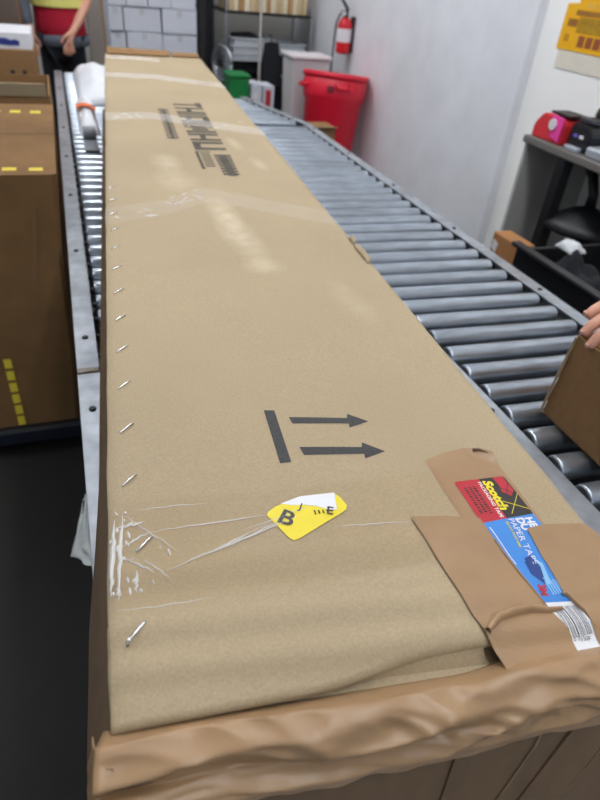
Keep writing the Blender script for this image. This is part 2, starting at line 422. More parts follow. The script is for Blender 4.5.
# clear packing tape bands
def band(c0, w0, pts, name='clear_tape', off=.0006, amp=.0012):
    """pts: list of (s, t_centre, width)"""
    S = [p[0] for p in pts]
    def at(s):
        for a, b in zip(pts, pts[1:]):
            if a[0] <= s <= b[0]:
                k = (s-a[0])/(b[0]-a[0]); return a[1]+(b[1]-a[1])*k, a[2]+(b[2]-a[2])*k
        return pts[-1][1], pts[-1][2]
    def fn(s, q):
        c, w = at(s); t = c+w*(q-.5)
        return (s, t, h(s, t)+off+amp*max(0, nz(s*16, t*22, 9))**1.5)
    o = link(name, grid(frange(S[0], S[-1], 90), frange(0, 1, 16), fn), clear, box, smooth=True, local=True)
    return o
tp = band(0, 0, [(SL,.360,.116), (.15,.353,.110), (.29,.356,.108), (SR,.345,.105)])
band(0, 0, [(SL,1.175,.085), (.08,1.23,.09), (.16,1.305,.10), (.26,1.25,.09), (SR,1.155,.085)])
band(0, 0, [(SL,2.03,.105), (.09,2.07,.10), (.25,1.98,.10), (SR,1.89,.10)])
band(0, 0, [(SL,2.78,.11), (.15,2.78,.11), (.30,2.70,.11), (SR,2.64,.11)])
band(0, 0, [(SL,3.28,.11), (.10,3.28,.11), (.20,3.25,.11)])
# tape wrinkles: fine folded ridges in the clear tape
def fold(pts, w, hgt, parent=tp):
    P = [Vector((p[0], p[1], 0)) for p in pts]; g = bmesh.new(); rows = []
    n = len(P)
    for i, p in enumerate(P):
        d = (P[min(i+1, n-1)]-P[max(i-1, 0)]).normalized(); nrm = Vector((-d.y, d.x, 0))
        f = math.sin(math.pi*(i+.35)/(n-.3))
        row = []
        for k, zz_ in ((-1, 0), (-.3, .8), (0, 1), (.4, .6), (1, 0)):
            q = p+nrm*(w*k*f); row.append(g.verts.new((q.x, q.y, h(q.x, q.y)+.0009+hgt*zz_*f)))
        rows.append(row)
    for i in range(n-1):
        for k in range(4): g.faces.new((rows[i][k], rows[i][k+1], rows[i+1][k+1], rows[i+1][k]))
    link('tape_fold', g, clear_fold, parent, smooth=True, local=True)
def wob(a, b, n=12, amp=.0009, sd=0):
    return [(a[0]+(b[0]-a[0])*i/n+amp*nz(i*.7, sd, 2)*2, a[1]+(b[1]-a[1])*i/n+amp*nz(i*.6, sd+9, 4)*2) for i in range(n+1)]
for i, (a, b, w, hg) in enumerate([((.005,.330), (.135,.372), .0009, .0018), ((.03,.337), (.10,.366), .0006, .0012), ((.06,.346), (.12,.371), .0005, .0014), ((-.012,.375), (.11,.377), .0007, .0008), ((.075,.362), (.16,.385), .0006, .0008),
        ((-.039,.315), (-.036,.395), .0022, .0030), ((-.034,.31), (-.028,.40), .0018, .0020), ((-.03,.352), (-.004,.330), .0010, .0014), ((-.034,.385), (-.010,.388), .0016, .0020), ((-.030,.362), (-.004,.376), .0010, .0012),
        ((-.02,.315), (-.018,.335), .0014, .0016), ((-.012,.345), (.008,.322), .0008, .0010), ((-.037,.30), (.04,.298), .0005, .0006), ((.16,.352), (.24,.345), .0006, .0006), 
        ((-.028,.40), (.02,.345), .0006, .0008), ((-.02,.405), (.05,.402), .0005, .0006)]):
    fold(wob(a, b, sd=i*3.3), w, hg)
rnd = random.Random(4)
for j in range(26):
    a = (rnd.uniform(-.040, -.022 if j < 18 else .01), rnd.uniform(.305, .405)); L_ = rnd.uniform(.003, .010); ang = rnd.uniform(.2, 2.6)
    fold(wob(a, (a[0]+L_*math.cos(ang)*.6, min(.41, a[1]+L_*math.sin(ang))), 4, .0006, j), rnd.uniform(.0007, .0016), rnd.uniform(.001, .0024))
rnd = random.Random(3)
for (s0, s1, t0, t1, n) in [(-.03,.17,1.15,1.33,16), (-.03,.03,2.76,2.82,7), (0,.10,3.25,3.32,8), (-.02,.06,2.0,2.08,8), (.17,.38,1.9,2.02,6), (.1,.4,2.64,2.78,6)]:
    for j in range(n):
        a = (rnd.uniform(s0, s1), 0); k = (a[0]-s0)/(s1-s0); a = (a[0], t0+(t1-t0)*(k if t0 > 1.1 and t0 < 1.2 else rnd.random()) + rnd.uniform(-.03, .03) * (1 if t0 < 1.2 else 0))
        L_ = rnd.uniform(.008, .028); ang = rnd.uniform(-.9, 1.2)
        fold(wob(a, (a[0]+L_*math.cos(ang), a[1]+L_*math.sin(ang)), 6, .001, j), rnd.uniform(.0008, .0018), rnd.uniform(.0008, .002))
# staples: small bright wire bars set on the slant
for i in range(14):
    t = [.279,.362][i] if i < 2 else .445+.0828*(i-2)
    s = -.021-.0006*max(0, i-3)+(.010 if i == 1 else 0)
    z = h(s, t)+.0012
    a = Vector((s-.0068, t-.0072, z)); b = Vector((s+.0068, t+.0072, z)); d = (b-a).normalized()
    g = tube([a+Vector((0,0,-.004)), a, a+d*.0012+Vector((0,0,.0006)), b-d*.0012+Vector((0,0,.0006)), b, b+Vector((0,0,-.004))], .00105 if i else .0014, 6)
    link('staple', g, staple_m, box, smooth=True, local=True)
# printed arrows (this-way-up mark)
put('arrow_mark_bar', [(.132,.538), (.144,.536), (.142,.446), (.130,.446)], .0004, ink)
put('arrow_mark', [(.1575,.521), (.224,.509), (.227,.5165), (.2475,.4995), (.2215,.4915), (.2235,.499), (.159,.509)], .0004, ink)
put('arrow_mark', [(.1565,.4680), (.224,.457), (.227,.4645), (.2475,.4465), (.2215,.4385), (.223,.446), (.158,.4545)], .0004, ink)
# text helper: reads toward the near end (-t), letters' tops toward +s
def text(body, s0, t0, size, m, off, parent, name='lettering', bold=0, shear=0, sx=1, rot=0, flip=None):
    c = bpy.data.curves.new('t', 'FONT'); c.body = body; c.size = 1; c.offset = bold; c.shear = shear; c.resolution_u = 3
    o = bpy.data.objects.new('t', c); COL.objects.link(o)
    dg = bpy.context.evaluated_depsgraph_get(); me = bpy.data.meshes.new_from_object(o.evaluated_get(dg))
    bpy.data.objects.remove(o); bpy.data.curves.remove(c)
    g = bmesh.new(); g.from_mesh(me); bpy.data.meshes.remove(me)
    bmesh.ops.triangulate(g, faces=g.faces[:])
    cr, sr = math.cos(rot), math.sin(rot)
    for v in g.verts:
        x, y = v.co.x*size*sx, v.co.y*size
        x, y = x*cr-y*sr, x*sr+y*cr
        s, t = s0+y, t0-x; v.co = Vector((s, t, h(s, t)+off))
    return link(name, g, m, parent, local=True)
# worn stencil print near the far end: strokes only, not legible in the photograph
def stroke(s0, s1, t0, t1, m=ink_faded, name='stencil_stroke'):
    put(name, [(s0, t0), (s1, t0), (s1, t1), (s0, t1)], .0004, m, maxlen=.05)
tcur = 2.30
for i, (kind, w) in enumerate([('T',.075), ('H',.085), ('I',.03), ('A',.09), ('I',.03), ('N',.085), ('H',.085), ('U',.085), ('I',.03), ('T',.075), ('H',.085)]):
    a, b = .178+.0010*i, .274-.0008*i; k = .024
    t0, t1 = tcur, tcur-w
    if kind == 'T':
        stroke(a, b, (t0+t1)/2+k/2, (t0+t1)/2-k/2); stroke(b-.020, b, t0, t1)
    elif kind == 'I': stroke(a, b, t0, t1+.005)
    else:
        stroke(a, b, t0, t0-k); stroke(a, b, t1+k, t1)
        if kind == 'H': stroke((a+b)/2-.012, (a+b)/2+.004, t0-k, t1+k)
        if kind == 'A': stroke(b-.020, b, t0-k, t1+k); stroke(a+.018, a+.034, t0-k, t1+k)
        if kind == 'U': stroke(a, a+.020, t0-k, t1+k)
        if kind == 'N': stroke(a+.02, b-.02, (t0+t1)/2+k/2, (t0+t1)/2-k/2)
    tcur = t1-.009
    if tcur < 1.68: break
rnd = random.Random(5)
stroke(.182, .190, 1.66, 1.50); stroke(.190, .222, 1.662, 1.655)
for j in range(7):
    t0 = 1.645-.019*j; stroke(.194, .218, t0, t0-.010)
for j in range(8):
    t0 = 1.63-.023*j; stroke(.227, .270-.0006*j, t0, t0-.017)
stroke(.238, .258, 1.63, 1.445)
for j in range(14):
    t0 = 2.18-.029*j; stroke(.122, .154, t0, t0-.018, ink_faded); 
stroke(.134, .142, 2.18, 1.78)
# yellow sticker with a torn white corner
yst = put('sticker', [(.1010,.3765), (.1035,.3805), (.111,.3855), (.138,.3945), (.1725,.3935), (.1765,.3875), (.1800,.3755), (.1775,.3705), (.173,.3675), (.1235,.3435), (.119,.3425), (.1155,.3455)], .0011, yellow_p)
yst['label'] = 'yellow sticker with black letters and a torn white corner'
put('torn_patch', [(.117,.3885), (.138,.3948), (.1728,.3940), (.1685,.3712), (.160,.3735), (.150,.3795), (.140,.383), (.128,.3845)], .0014, white_p, yst)
text('B', .1075, .3675, .025, black_p, .0016, yst, bold=.02, sx=1.1, rot=1.571-.62)
text('J', .1320, .3785, .012, black_p, .0017, yst, bold=.01, rot=1.571-.5)
text('E', .1565, .3680, .014, black_p, .0018, yst, bold=.02, rot=1.571-.35)
for j in range(4):
    put('print_line', [(.146+.004*j,.3745-.0005*j), (.1475+.004*j,.3745-.0005*j), (.1475+.004*j,.3690), (.146+.004*j,.3690)], .0015, ink_faded, yst)
# kraft paper tape strips and the tape-roll label at the near right corner
def curlk(s, t): return .010*max(0, (s-.335)/.027)**2*max(0, (t-.405)/.03) if s > .335 and t > .405 else 0
k1 = put('paper_tape', [(.285,.425), (.310,.4335), (.338,.4375), (.352,.432), (.3635,.421), (.3655,.32), (.366,.195), (.290,.195), (.287,.325)], .0005, kraft, bump=.0006, curl=curlk)
lab = put('tape_label', [(.3012,.386), (.3035,.388), (.357,.3875), (.3592,.385), (.3620,.318), (.3600,.192), (.310,.192), (.303,.331)], .0012, blue_p)
lab['label'] = 'red, black and blue packing tape label with a white barcode end'
def patch(name, poly, m, lv=1): return put(name, poly, .0012+.00015*lv, m, lab)
patch('red_field', [(.3012,.386), (.3035,.388), (.330,.3877), (.3315,.3325), (.303,.331)], red_p)
patch('black_field', [(.330,.3877), (.357,.3875), (.3592,.385), (.3613,.3335), (.3315,.3325)], black_p)
patch('white_field', [(.3125,.2435), (.3605,.2375), (.360,.192), (.310,.192)], white_p)
patch('plaid_patch', [(.3455,.3872), (.357,.3872), (.3588,.366), (.352,.359), (.345,.366), (.347,.376)], red_p, 2)
for a, b in [((.3385,.354), (.3605,.340)), ((.3395,.337), (.3600,.361))]:
    patch('plaid_line', [(a[0], a[1]+.0005), (b[0], b[1]+.0005), (b[0], b[1]-.0005), (a[0], a[1]-.0005)], yel_t, 3)
for a, b in [((.3455,.372), (.3585,.360)), ((.3465,.360), (.3575,.376))]:
    patch('plaid_line', [(a[0], a[1]+.0006), (b[0], b[1]+.0006), (b[0], b[1]-.0006), (a[0], a[1]-.0006)], black_p, 3)
text('Scotch', .3318, .3838, .0134, yel_t, .0018, lab, bold=.05, shear=.15, sx=1.12, rot=-.02)
text('PACKAGING TAPE', .3262, .3835, .0052, white_p, .0016, lab, bold=.02, sx=1.15, rot=-.02)
rnd = random.Random(11)
for row in range(3):
    tt = .378
    while tt > .342:
        w = rnd.uniform(.001, .0022); s = .3075+.005*row
        patch('fine_print', [(s, tt), (s+.0032, tt), (s+.0032, tt-w), (s, tt-w)], black_p, 2); tt -= w+rnd.uniform(.0008, .0018)
text('HE', .3490, .3300, .0112, white_p, .0016, lab, bold=.045, sx=1.0, rot=-.03)
text('DU', .3395, .3310, .0112, white_p, .0016, lab, bold=.045, sx=1.0, rot=-.03)
text('PAPER TAPE', .3315, .3318, .0086, white_p, .0016, lab, sx=1.15, rot=-.06)
text('Strong hold seal', .3268, .3285, .0042, yel_t, .0016, lab, bold=.02, sx=1.1, rot=-.05)
patch('print_line', [(.3070,.3245), (.3080,.3245), (.3125,.282), (.3115,.282)], white_p, 2)
patch('roll_icon', [(.3215,.283), (.332,.285), (.3335,.276), (.3280,.2575), (.3205,.270)], navy_p, 2)
patch('roll_icon', [(.332,.285), (.3375,.279), (.3335,.2575), (.3280,.2575), (.3335,.276)], lblue, 2)
patch('roll_icon', [(.3235,.287), (.331,.2885), (.3315,.282), (.3285,.2815), (.3285,.2845), (.3265,.284), (.3262,.281), (.3232,.2805)], navy_p, 3)
text('3M', .3205, .2595, .0095, red_p, .0016, lab, bold=.05, sx=.9, rot=-.25)
for j in range(5):
    patch('fine_print', [(.3285+.0026*j,.2645-.001*j), (.3297+.0026*j,.2645-.001*j), (.3305+.0026*j,.2475), (.3292+.0026*j,.2475)], lblue, 2)
s = .3225
for j in range(14):
    w = rnd.choice([.0005, .0008, .0013]); patch('barcode_bar', [(s,.2385-.12*(s-.3225)), (s+w,.2385-.12*(s-.3225)), (s+w+.0015,.211), (s+.0015,.211)], black_p, 2); s += w+rnd.choice([.0007, .0010, .0014])
text('0 76308', .3265, .2085, .0048, black_p, .0016, lab, rot=1.45)
k2 = put('paper_tape', [(.236,.350), (.2705,.3455), (.3035,.337), (.3040,.318), (.3090,.275), (.3170,.238), (.3255,.215), (.324,.190), (.2585,.190), (.2455,.263)], .0021, kraft, bump=.0008)
k3 = put('paper_tape', [(.343,.316), (.365,.318), (.404,.312), (.412,.300), (.412,.190), (.347,.190), (.3480,.222), (.3450,.240), (.3395,.247), (.3410,.280)], .0021, kraft, bump=.0008)
# raised pleat across the paper tape
def pleat(pts, w, hg, parent, m=kraft, name='pleat'):
    g = bmesh.new(); rows = []
    P = [Vector((p[0], p[1], 0)) for p in pts]
    for i, p in enumerate(P):
        d = (P[min(i+1, len(P)-1)]-P[max(i-1, 0)]).normalized(); nrm = Vector((-d.y, d.x, 0)); f = .35+.65*math.sin(math.pi*min(1, (i+1)/len(P)))
        rows.append([g.verts.new((p+nrm*w*f*k).to_tuple()[:2]+(h(p.x, p.y)+.0018+hg*f*z,)) for k, z in ((-1,0), (-.8,.7), (-.4,1.0), (.1,.9), (.6,.35), (1,.05))])
    for i in range(len(rows)-1):
        for k in range(5): g.faces.new((rows[i][k], rows[i][k+1], rows[i+1][k+1], rows[i+1][k]))
    link(name, g, m, parent, smooth=True, local=True)
pleat([(.253,.228), (.268,.238), (.285,.2405), (.300,.241), (.316,.236), (.330,.2355)], .0050, .0075, k2)
pleat([(.3045,.310), (.307,.292), (.3095,.272), (.314,.252), (.3185,.238)], .0014, .0024, k2)
pleat([(.337,.247), (.3415,.246), (.3445,.240), (.3485,.228), (.3505,.215)], .0020, .0040, k3)
pleat([(.345,.4305), (.352,.4285), (.358,.423), (.3615,.416)], .0022, .0045, k1, card_dk)
pleat([(.39,.262), (.40,.262), (.411,.264)], .003, .003, k3)
# crumpled paper tape folded over the near top edge
def crump(u, v):
    s = SL-.006+(SR+.004-SL)*u
    sm_ = min(1, max(0, (s-.22)/.06)); sm_ = sm_*sm_*(3-2*sm_); e0 = .224-.055*(s+.04)+.004*sm_; z0 = h(s, .21)-.002+.007*sm_
    lob = .7+.5*nz(s*11, 0, 7)
    if v < .18:  k = v/.18; t = e0-.013*k; z = z0-.012+.013*k
    elif v < .5: k = (v-.18)/.32; an = k*math.pi/2; t = e0-.013-.026*math.sin(an)*lob**.3; z = z0+.001-.020*(1-math.cos(an))
    else:
        k = (v-.5)/.5; depth = .018+.010*nz(s*14, 2, 2)+.012*(s/.4)+.004*nz(s*40, 5, 1)
        z = z0-.019-depth*k; w_ = min(1, k*1.6); w_ = w_*w_*(3-2*w_); t = (e0-.013-.026*lob**.3)*(1-w_)+(tf(s, z)-.019)*w_
    am = .0085*math.sin(math.pi*min(1, v*1.1))
    n1 = nz(s*11+v*2.4, v*3.0-s*2, 1); n2 = 1-2.4*abs(nz(s*26-v*4, v*5, 4))
    ridge = max(-.4, 1-abs(n1)*2.6)
    t -= am*(.9*ridge+.4*n2); z += am*(.55*ridge+.35*n2)*(1 if v < .6 else .2)
    if u < .06: s_ = s-.006*math.sin(math.pi*v)*(1-u/.06)
    else: s_ = s
    return (s_, t, z)
g = grid(frange(0, 1, 120), frange(0, 1, 44), crump)
o = link('folded_paper_tape', g, kraft, box, smooth=True, local=True)
so = o.modifiers.new('thick', 'SOLIDIFY'); so.thickness = .0007
# tape end wrapped round the left corner
def wrapc(u, v):
    s = SL-.012-.016*v+.014*u; z = .235-.12*v
    return (s-.002*math.sin(3.1*v)-.002*nz(u*3, v*6), tf(s, z)-.004+.024*(1-u)**2+.003*nz(u*4, v*7, 2), z)
g = grid(frange(0, 1, 12), frange(0, 1, 26), wrapc, thick=.0008)
link('folded_paper_tape', g, kraft, box, smooth=True, local=True)
# torn fibres on the right edge
for (s, t, w, l) in [(.408,1.03,.010,.030), (.405,.965,.012,.075)]:
    g = grid(frange(0, 1, 5), frange(0, 1, 6), lambda u, v: (s+w*(u-.4), t-l*(v-.5)+.010*u, h(s, t)+.002+.007*math.sin(u*2.6)*(1-abs(v-.5))+.002*nz(u*5, v*5)), thick=.001)
    link('torn_edge', g, card, box, smooth=True, local=True)

# ------------------------------------------------------------------ people helper: one skinned surface
def skin(name, pts, edges, root, m, parent, sub=2):
    """pts: {key: ((x,y,z), radius or (rx,ry))}"""
    bm = bmesh.new(); L = bm.verts.layers.skin.verify(); V = {}
    for k, (co, r) in pts.items():
        v = bm.verts.new(co); V[k] = v; v[L].radius = r if isinstance(r, tuple) else (r, r)
        v[L].use_root = (k == root)
    for a, b in edges: bm.edges.new((V[a], V[b]))
    me = bpy.data.meshes.new(name); bm.to_mesh(me); bm.free()
    o = bpy.data.objects.new(name, me); COL.objects.link(o)
    sm = o.modifiers.new('skin', 'SKIN'); sm.use_smooth_shade = True; sm.branch_smoothing = .3
    ss_ = o.modifiers.new('sub', 'SUBSURF'); ss_.levels = sub; ss_.render_levels = sub
    dg = bpy.context.evaluated_depsgraph_get(); me2 = bpy.data.meshes.new_from_object(o.evaluated_get(dg))
    bpy.data.objects.remove(o); bpy.data.meshes.remove(me)
    off = origin(parent)
    for v in me2.vertices: v.co -= off
    for p in me2.polygons: p.use_smooth = True
    me2.materials.clear(); me2.materials.append(m)
    o = bpy.data.objects.new(name, me2); COL.objects.link(o); o.parent = parent
    return o
def chain(*ks): return list(zip(ks, ks[1:]))
def hand_pts(pre, wrist, kn, tips, thumb, pts, edges, rk=.0095):
    """kn: palm centre; tips: four lists of joints from knuckle to tip; thumb likewise"""
    pts[pre+'palm'] = (kn, (.026, .016)); edges.append((wrist, pre+'palm'))
    for fi, f in enumerate(tips):
        prev = pre+'palm'
        for ji, p in enumerate(f):
            k = '%sf%d_%d' % (pre, fi, ji); pts[k] = (p, rk*(1-.09*ji)); edges.append((prev, k)); prev = k
    prev = wrist
    for ji, p in enumerate(thumb):
        k = '%st_%d' % (pre, ji); pts[k] = (p, rk*1.1*(1-.08*ji)); edges.append((prev, k)); prev = k

def head(parent, c, hair_rgb, face):
    """nose, eyes, mouth, ears and hair on the head centred at c, facing unit vector face"""
    f = Vector(face).normalized(); r = Vector((f.y, -f.x, 0)); c = Vector(c)
    def blob(name, p, rx, ry, rz, m):
        bm = bmesh.new(); bmesh.ops.create_icosphere(bm, subdivisions=2, radius=1)
        for v in bm.verts: v.co = Vector(p)+r*(v.co.x*rx)+f*(v.co.y*ry)+Vector((0,0,v.co.z*rz))
        link(name, bm, m, parent, smooth=True)
    eye = mat('eye', (40,30,26), .3); lip = mat('lip', (150,84,78), .5); hair = mat('hair_%d' % hair_rgb[0], hair_rgb, .6, n=.3, nscale=60)
    for sgn in (-1, 1):
        blob('eye', c+r*(.032*sgn)+f*.090+Vector((0,0,.01)), .013, .008, .007, eye)
        blob('ear', c+r*(.082*sgn)+f*.0, .012, .022, .032, skin_m)
    blob('nose', c+f*.103+Vector((0,0,-.018)), .013, .018, .024, skin_m)
    blob('mouth', c+f*.091+Vector((0,0,-.058)), .024, .008, .007, lip)
    bm = bmesh.new(); bmesh.ops.create_icosphere(bm, subdivisions=3, radius=1)
    bmesh.ops.delete(bm, geom=[v for v in bm.verts if v.co.z < (-.45 if v.co.y < .1 else .45)], context='VERTS')
    for v in bm.verts: v.co = c+Vector((0,0,.03))+r*(v.co.x*.090)+f*(v.co.y*.108)+Vector((0,0,v.co.z*.108))
    link('hair', bm, hair, parent, smooth=True)

# ------------------------------------------------------------------ right: small carton steadied by a hand
t = thing('small_carton', (.95, .61, RT), 'small brown carton on the bare rollers steadied by a hand', 'carton')
def scar(u0):
    bm = prism([(.800,.802), (1.10,.802), (1.104,.978), (.796,.986)], 'y', .50, .714, bev=.004)
    for v in bm.verts: v.co.x += .0 + .010*(.986-v.co.z)/.18*(-.3); v.co.y += -.012*(v.co.z-.8)/.18
    return bm
link('body', scar(0), card_old, t)
link('tape_strip', bx(.80, 1.10, .575, .625, .9865, .9875, .0003), kraft, t)
link('worn_corner', tube([(.7935,.712,.815), (.7925,.705,.90), (.7955,.700,.978)], .0028, 6), card_edge, t)
p2 = thing('person', (1.62, .60, 0), 'person in a dark blue top whose hand steadies the small brown carton', 'person')
pts = {'pel': ((1.62,.60,.95), (.15,.11)), 'wai': ((1.62,.60,1.10), (.14,.10)), 'che': ((1.61,.60,1.32), (.16,.11)), 'nek': ((1.60,.60,1.48), .055),
       'hd0': ((1.585,.60,1.58), (.072,.08)), 'hd1': ((1.58,.60,1.68), (.078,.09)), 'hd2': ((1.585,.60,1.745), (.055,.06)),
       'shl': ((1.58,.42,1.40), .058), 'ell': ((1.50,.33,1.14), .043), 'wrl': ((1.30,.40,1.02), .027),
       'shr': ((1.58,.78,1.40), .058), 'elr': ((1.36,.86,1.16), .043), 'wr0': ((1.10,.735,1.075), .030), 'wr': ((1.005,.690,1.045), (.027,.021)),
       'hpl': ((1.62,.50,.86), .085), 'knl': ((1.60,.50,.48), .058), 'anl': ((1.63,.50,.09), .042), 'tol': ((1.50,.50,.045), .035),
       'hpr': ((1.62,.70,.86), .085), 'knr': ((1.60,.70,.48), .058), 'anr': ((1.63,.70,.09), .042), 'tor': ((1.50,.70,.045), .035)}
edges = chain('pel','wai','che','nek','hd0','hd1','hd2')+chain('che','shl','ell','wrl')+chain('che','shr','elr','wr0','wr')+chain('pel','hpl','knl','anl','tol')+chain('pel','hpr','knr','anr','tor')
fing = [[(.895,.708,1.034), (.852,.716,1.031), (.826,.715,1.020), (.812,.714,1.008)],
        [(.890,.688,1.032), (.842,.690,1.027), (.808,.689,1.010), (.7935,.689,.988)],
        [(.888,.666,1.030), (.840,.666,1.024), (.806,.665,1.004), (.7905,.665,.976)],
        [(.892,.645,1.026), (.856,.643,1.020), (.826,.642,1.008), (.8065,.641,.986)]]
hand_pts('r', 'wr', (.94, .680, 1.036), fing, [(.965,.725,1.028), (.915,.738,1.015), (.872,.742,1.004)], pts, edges, rk=.0125)
lh = [[(1.225,.385,.975), (1.20,.385,.945), (1.19,.39,.92)], [(1.222,.405,.97), (1.195,.405,.938), (1.188,.41,.91)], [(1.222,.425,.97), (1.198,.425,.94), (1.19,.43,.915)], [(1.228,.443,.975), (1.208,.445,.95), (1.20,.45,.93)]]
hand_pts('l', 'wrl', (1.262,.412,1.0), lh, [(1.27,.375,.99), (1.245,.36,.965), (1.235,.355,.945)], pts, edges)
skin('body', pts, edges, 'pel', skin_m, p2)
navy = mat('navy_cotton', (38,44,66), .9, n=.15, nscale=80); denim = mat('dark_trousers', (30,33,42), .9, n=.2, nscale=60)
def grow(pts, keys, k, add): return {q: (pts[q][0], (pts[q][1][0]+add, pts[q][1][1]+add) if isinstance(pts[q][1], tuple) else pts[q][1]+add) for q in keys}
sp = grow(pts, ['pel','wai','che','shl','ell','shr','elr'], 1, .014)
skin('shirt', sp, chain('pel','wai','che')+chain('che','shl','ell')+chain('che','shr','elr'), 'pel', navy, p2)
sp = grow(pts, ['pel','hpl','knl','anl','hpr','knr','anr'], 1, .013)
skin('trousers', sp, chain('pel','hpl','knl','anl')+chain('pel','hpr','knr','anr'), 'pel', denim, p2)
for y in (.50, .70): link('shoe', bx(1.44, 1.69, y-.05, y+.05, 0, .10, .03), plastic_bk, p2, smooth=True)
head(p2, (1.575,.60,1.665), (48,36,30), (-1,0,0))
nail = mat('fingernail', (228,178,164), .3)
for (x, y, z) in [(.8075,.714,1.018), (.7880,.689,.996), (.7850,.665,.984), (.8010,.641,.994)]:
    bm = bmesh.new(); bmesh.ops.create_icosphere(bm, subdivisions=1, radius=1)
    for v in bm.verts: v.co = Vector((x, y, z))+Vector((v.co.x*.0016-v.co.z*.001, v.co.y*.0046, v.co.z*.0055))
    link('fingernail', bm, nail, p2, smooth=True)

# ------------------------------------------------------------------ left: tall carton on a dolly
t = thing('tall_carton', (-.5, 2.25, .115), 'tall brown carton with yellow dashed tape, standing on a black dolly', 'carton')
def tall():
    bm = bmesh.new(); rows = []
    for k in frange(0, 1, 8):
        z = .115+.835*k; xr = -.098+.048*k+.004*math.sin(k*6); xl = -.98-.01*k
        y0 = 1.80-.006*math.sin(k*3.1); y1 = 2.71
        rows.append([bm.verts.new(p) for p in ((xl,y0,z), (xl+.01,y0,z), (xr-.012,y0-.001,z), (xr,y0+.010,z), (xr,y1,z), (xl,y1,z))])
    for a, b in zip(rows, rows[1:]):
        for i in range(6): bm.faces.new((a[i], a[(i+1) % 6], b[(i+1) % 6], b[i]))
    bm.faces.new(rows[0]); bm.faces.new(rows[-1])
    return bm
link('body', tall(), mat('cardboard_worn', (136,103,67), .82, n=.15, nscale=14, bump=.1, bscale=200, big=.25, bigscale=3, spec=.2), t)
ytape = mat('yellow_dash_tape', (222,200,60), .5)
def dash(name, b): link(name, b, ytape, t)
link('top_seam', bx(-.95, -.052, 2.246, 2.252, .950, .9508), mat('seam_dark', (90,66,42), .9), t)
for k in range(13):
    x = -.085-.068*k
    dash('tape_dash', bx(x-.036, x, 1.835+.004*k, 1.862+.004*k, .950, .9512))
    dash('tape_dash', bx(x-.045, x-.009, 2.55+.004*k, 2.59+.004*k, .950, .9512))
for k in range(6):
    z = .122+.046*k; x = -.281
    dash('tape_dash', bx(x-.011, x+.011, 1.792, 1.7995, z, z+.033))
link('scrape', prism([(-.165,.58), (-.155,.60), (-.125,.80), (-.118,.86), (-.130,.84), (-.160,.68)], 'y', 1.7915, 1.7945), mat('dark_scuff', (128,96,62), .9), t)
t = thing('dolly', (-.5, 2.25, 0), 'low black dolly under the tall brown carton', 'dolly')
link('deck', bx(-1.0, -.085, 1.775, 2.74, .075, .113, .006), plastic_bk, t)
link('side_lip', bx(-1.0, -.085, 1.768, 1.775, .060, .108, .002), mat('navy_plastic', (22,26,40), .4), t)
for x in (-.90, -.20):
    for y in (1.86, 2.64):
        bm = bmesh.new(); bm = tube([(x-.016,y,.034), (x+.016,y,.034)], .034, 16)
        w = link('caster_wheel', bm, mat('rubber', (22,22,23), .7), t, smooth=False)
        link('caster_fork', bx(x-.025, x+.025, y-.02, y+.02, .060, .076, .003), steel_shaft, t)
# cartons further back on the left
t = thing('open_carton', (-.4, 3.3, 0), 'open tan carton behind the tall brown carton', 'carton')
for nm, b in (('front_panel', bx(-.72, -.07, 3.0, 3.006, .05, .925)), ('back_panel', bx(-.72, -.07, 3.50, 3.506, .05, .93)), ('side_panel', bx(-.726, -.72, 3.0, 3.506, .05, .93)), ('side_panel', bx(-.07, -.064, 3.0, 3.506, .05, .93)), ('bottom_panel', bx(-.72, -.07, 3.006, 3.5, .04, .05))):
    link(nm, b, card_old, t)
link('flap', grid(frange(-.71, -.075, 6), frange(0, 1, 3), lambda x, q: (x, 3.0-.012*q, .926+.050*q), thick=.005), card, t)
link('pallet', bx(-.75, -.06, 2.98, 3.52, 0, .04, .004), mat('pallet_wood', (150,120,84), .8, n=.3, nscale=10, stretch=(1,6,1)), t)
t = thing('plank_box', (-.35, 4.4, 0), 'tan carton with two dark hand holes beside the standing person', 'carton')
link('body', bx(-.95, -.135, 4.2, 4.7, .02, .945, .006), card_old, t)
link('base', bx(-.93, -.15, 4.22, 4.68, 0, .02), card_dk, t)
for x in (-.267, -.204):
    link('hand_hole', tube([(x,4.197,.831), (x,4.1995,.831)], .012, 14), plastic_bk, t)
t = thing('printed_box', (-.4, 4.45, .945), 'flat white box with blue print on the tan carton with hand holes', 'box')
link('body', bx(-.90, -.142, 4.21, 4.62, .945, 1.028, .004), white_p, t)
link('blue_print', prism([(-.34,.970), (-.265,.964), (-.21,.966), (-.205,.985), (-.225,.995), (-.25,.990), (-.28,1.0), (-.34,.996)], 'y', 4.206, 4.2098), mat('blue_print', (36,52,128), .5), t)
t = thing('wrapped_bale', (-.45, 5.2, 0), 'brown stack of goods in shrink wrap behind the white printed box', 'bale')
link('goods', bx(-1.1, -.20, 4.75, 5.05, .0, 1.5, .02), mat('brown_goods', (112,82,60), .7, n=.4, nscale=8, bump=.3, bscale=20), t)
link('shrink_wrap', grid(frange(-1.1, -.2, 30), frange(.05, 1.49, 24), lambda x, z: (x, 4.738+.008*nz(x*9, z*9), z)), film, t, smooth=True)

# plastic film caught on the near rail
def filmf(u, v):
    y = .66+.17*u; k = v*(1-abs(u-.62)/.7)
    return (-.052-.045*k**1.3-.010*nz(u*4, v*5, 3)*v, y+.01*nz(u*3, v*3, 8), .69-.10*k)
g = grid(frange(0, 1, 18), frange(0, 1, 18), filmf, thick=.0008)
solo('plastic_film_scrap', g, film, 'clear plastic film scrap hanging against the near conveyor side rail', 'plastic scrap', smooth=True)

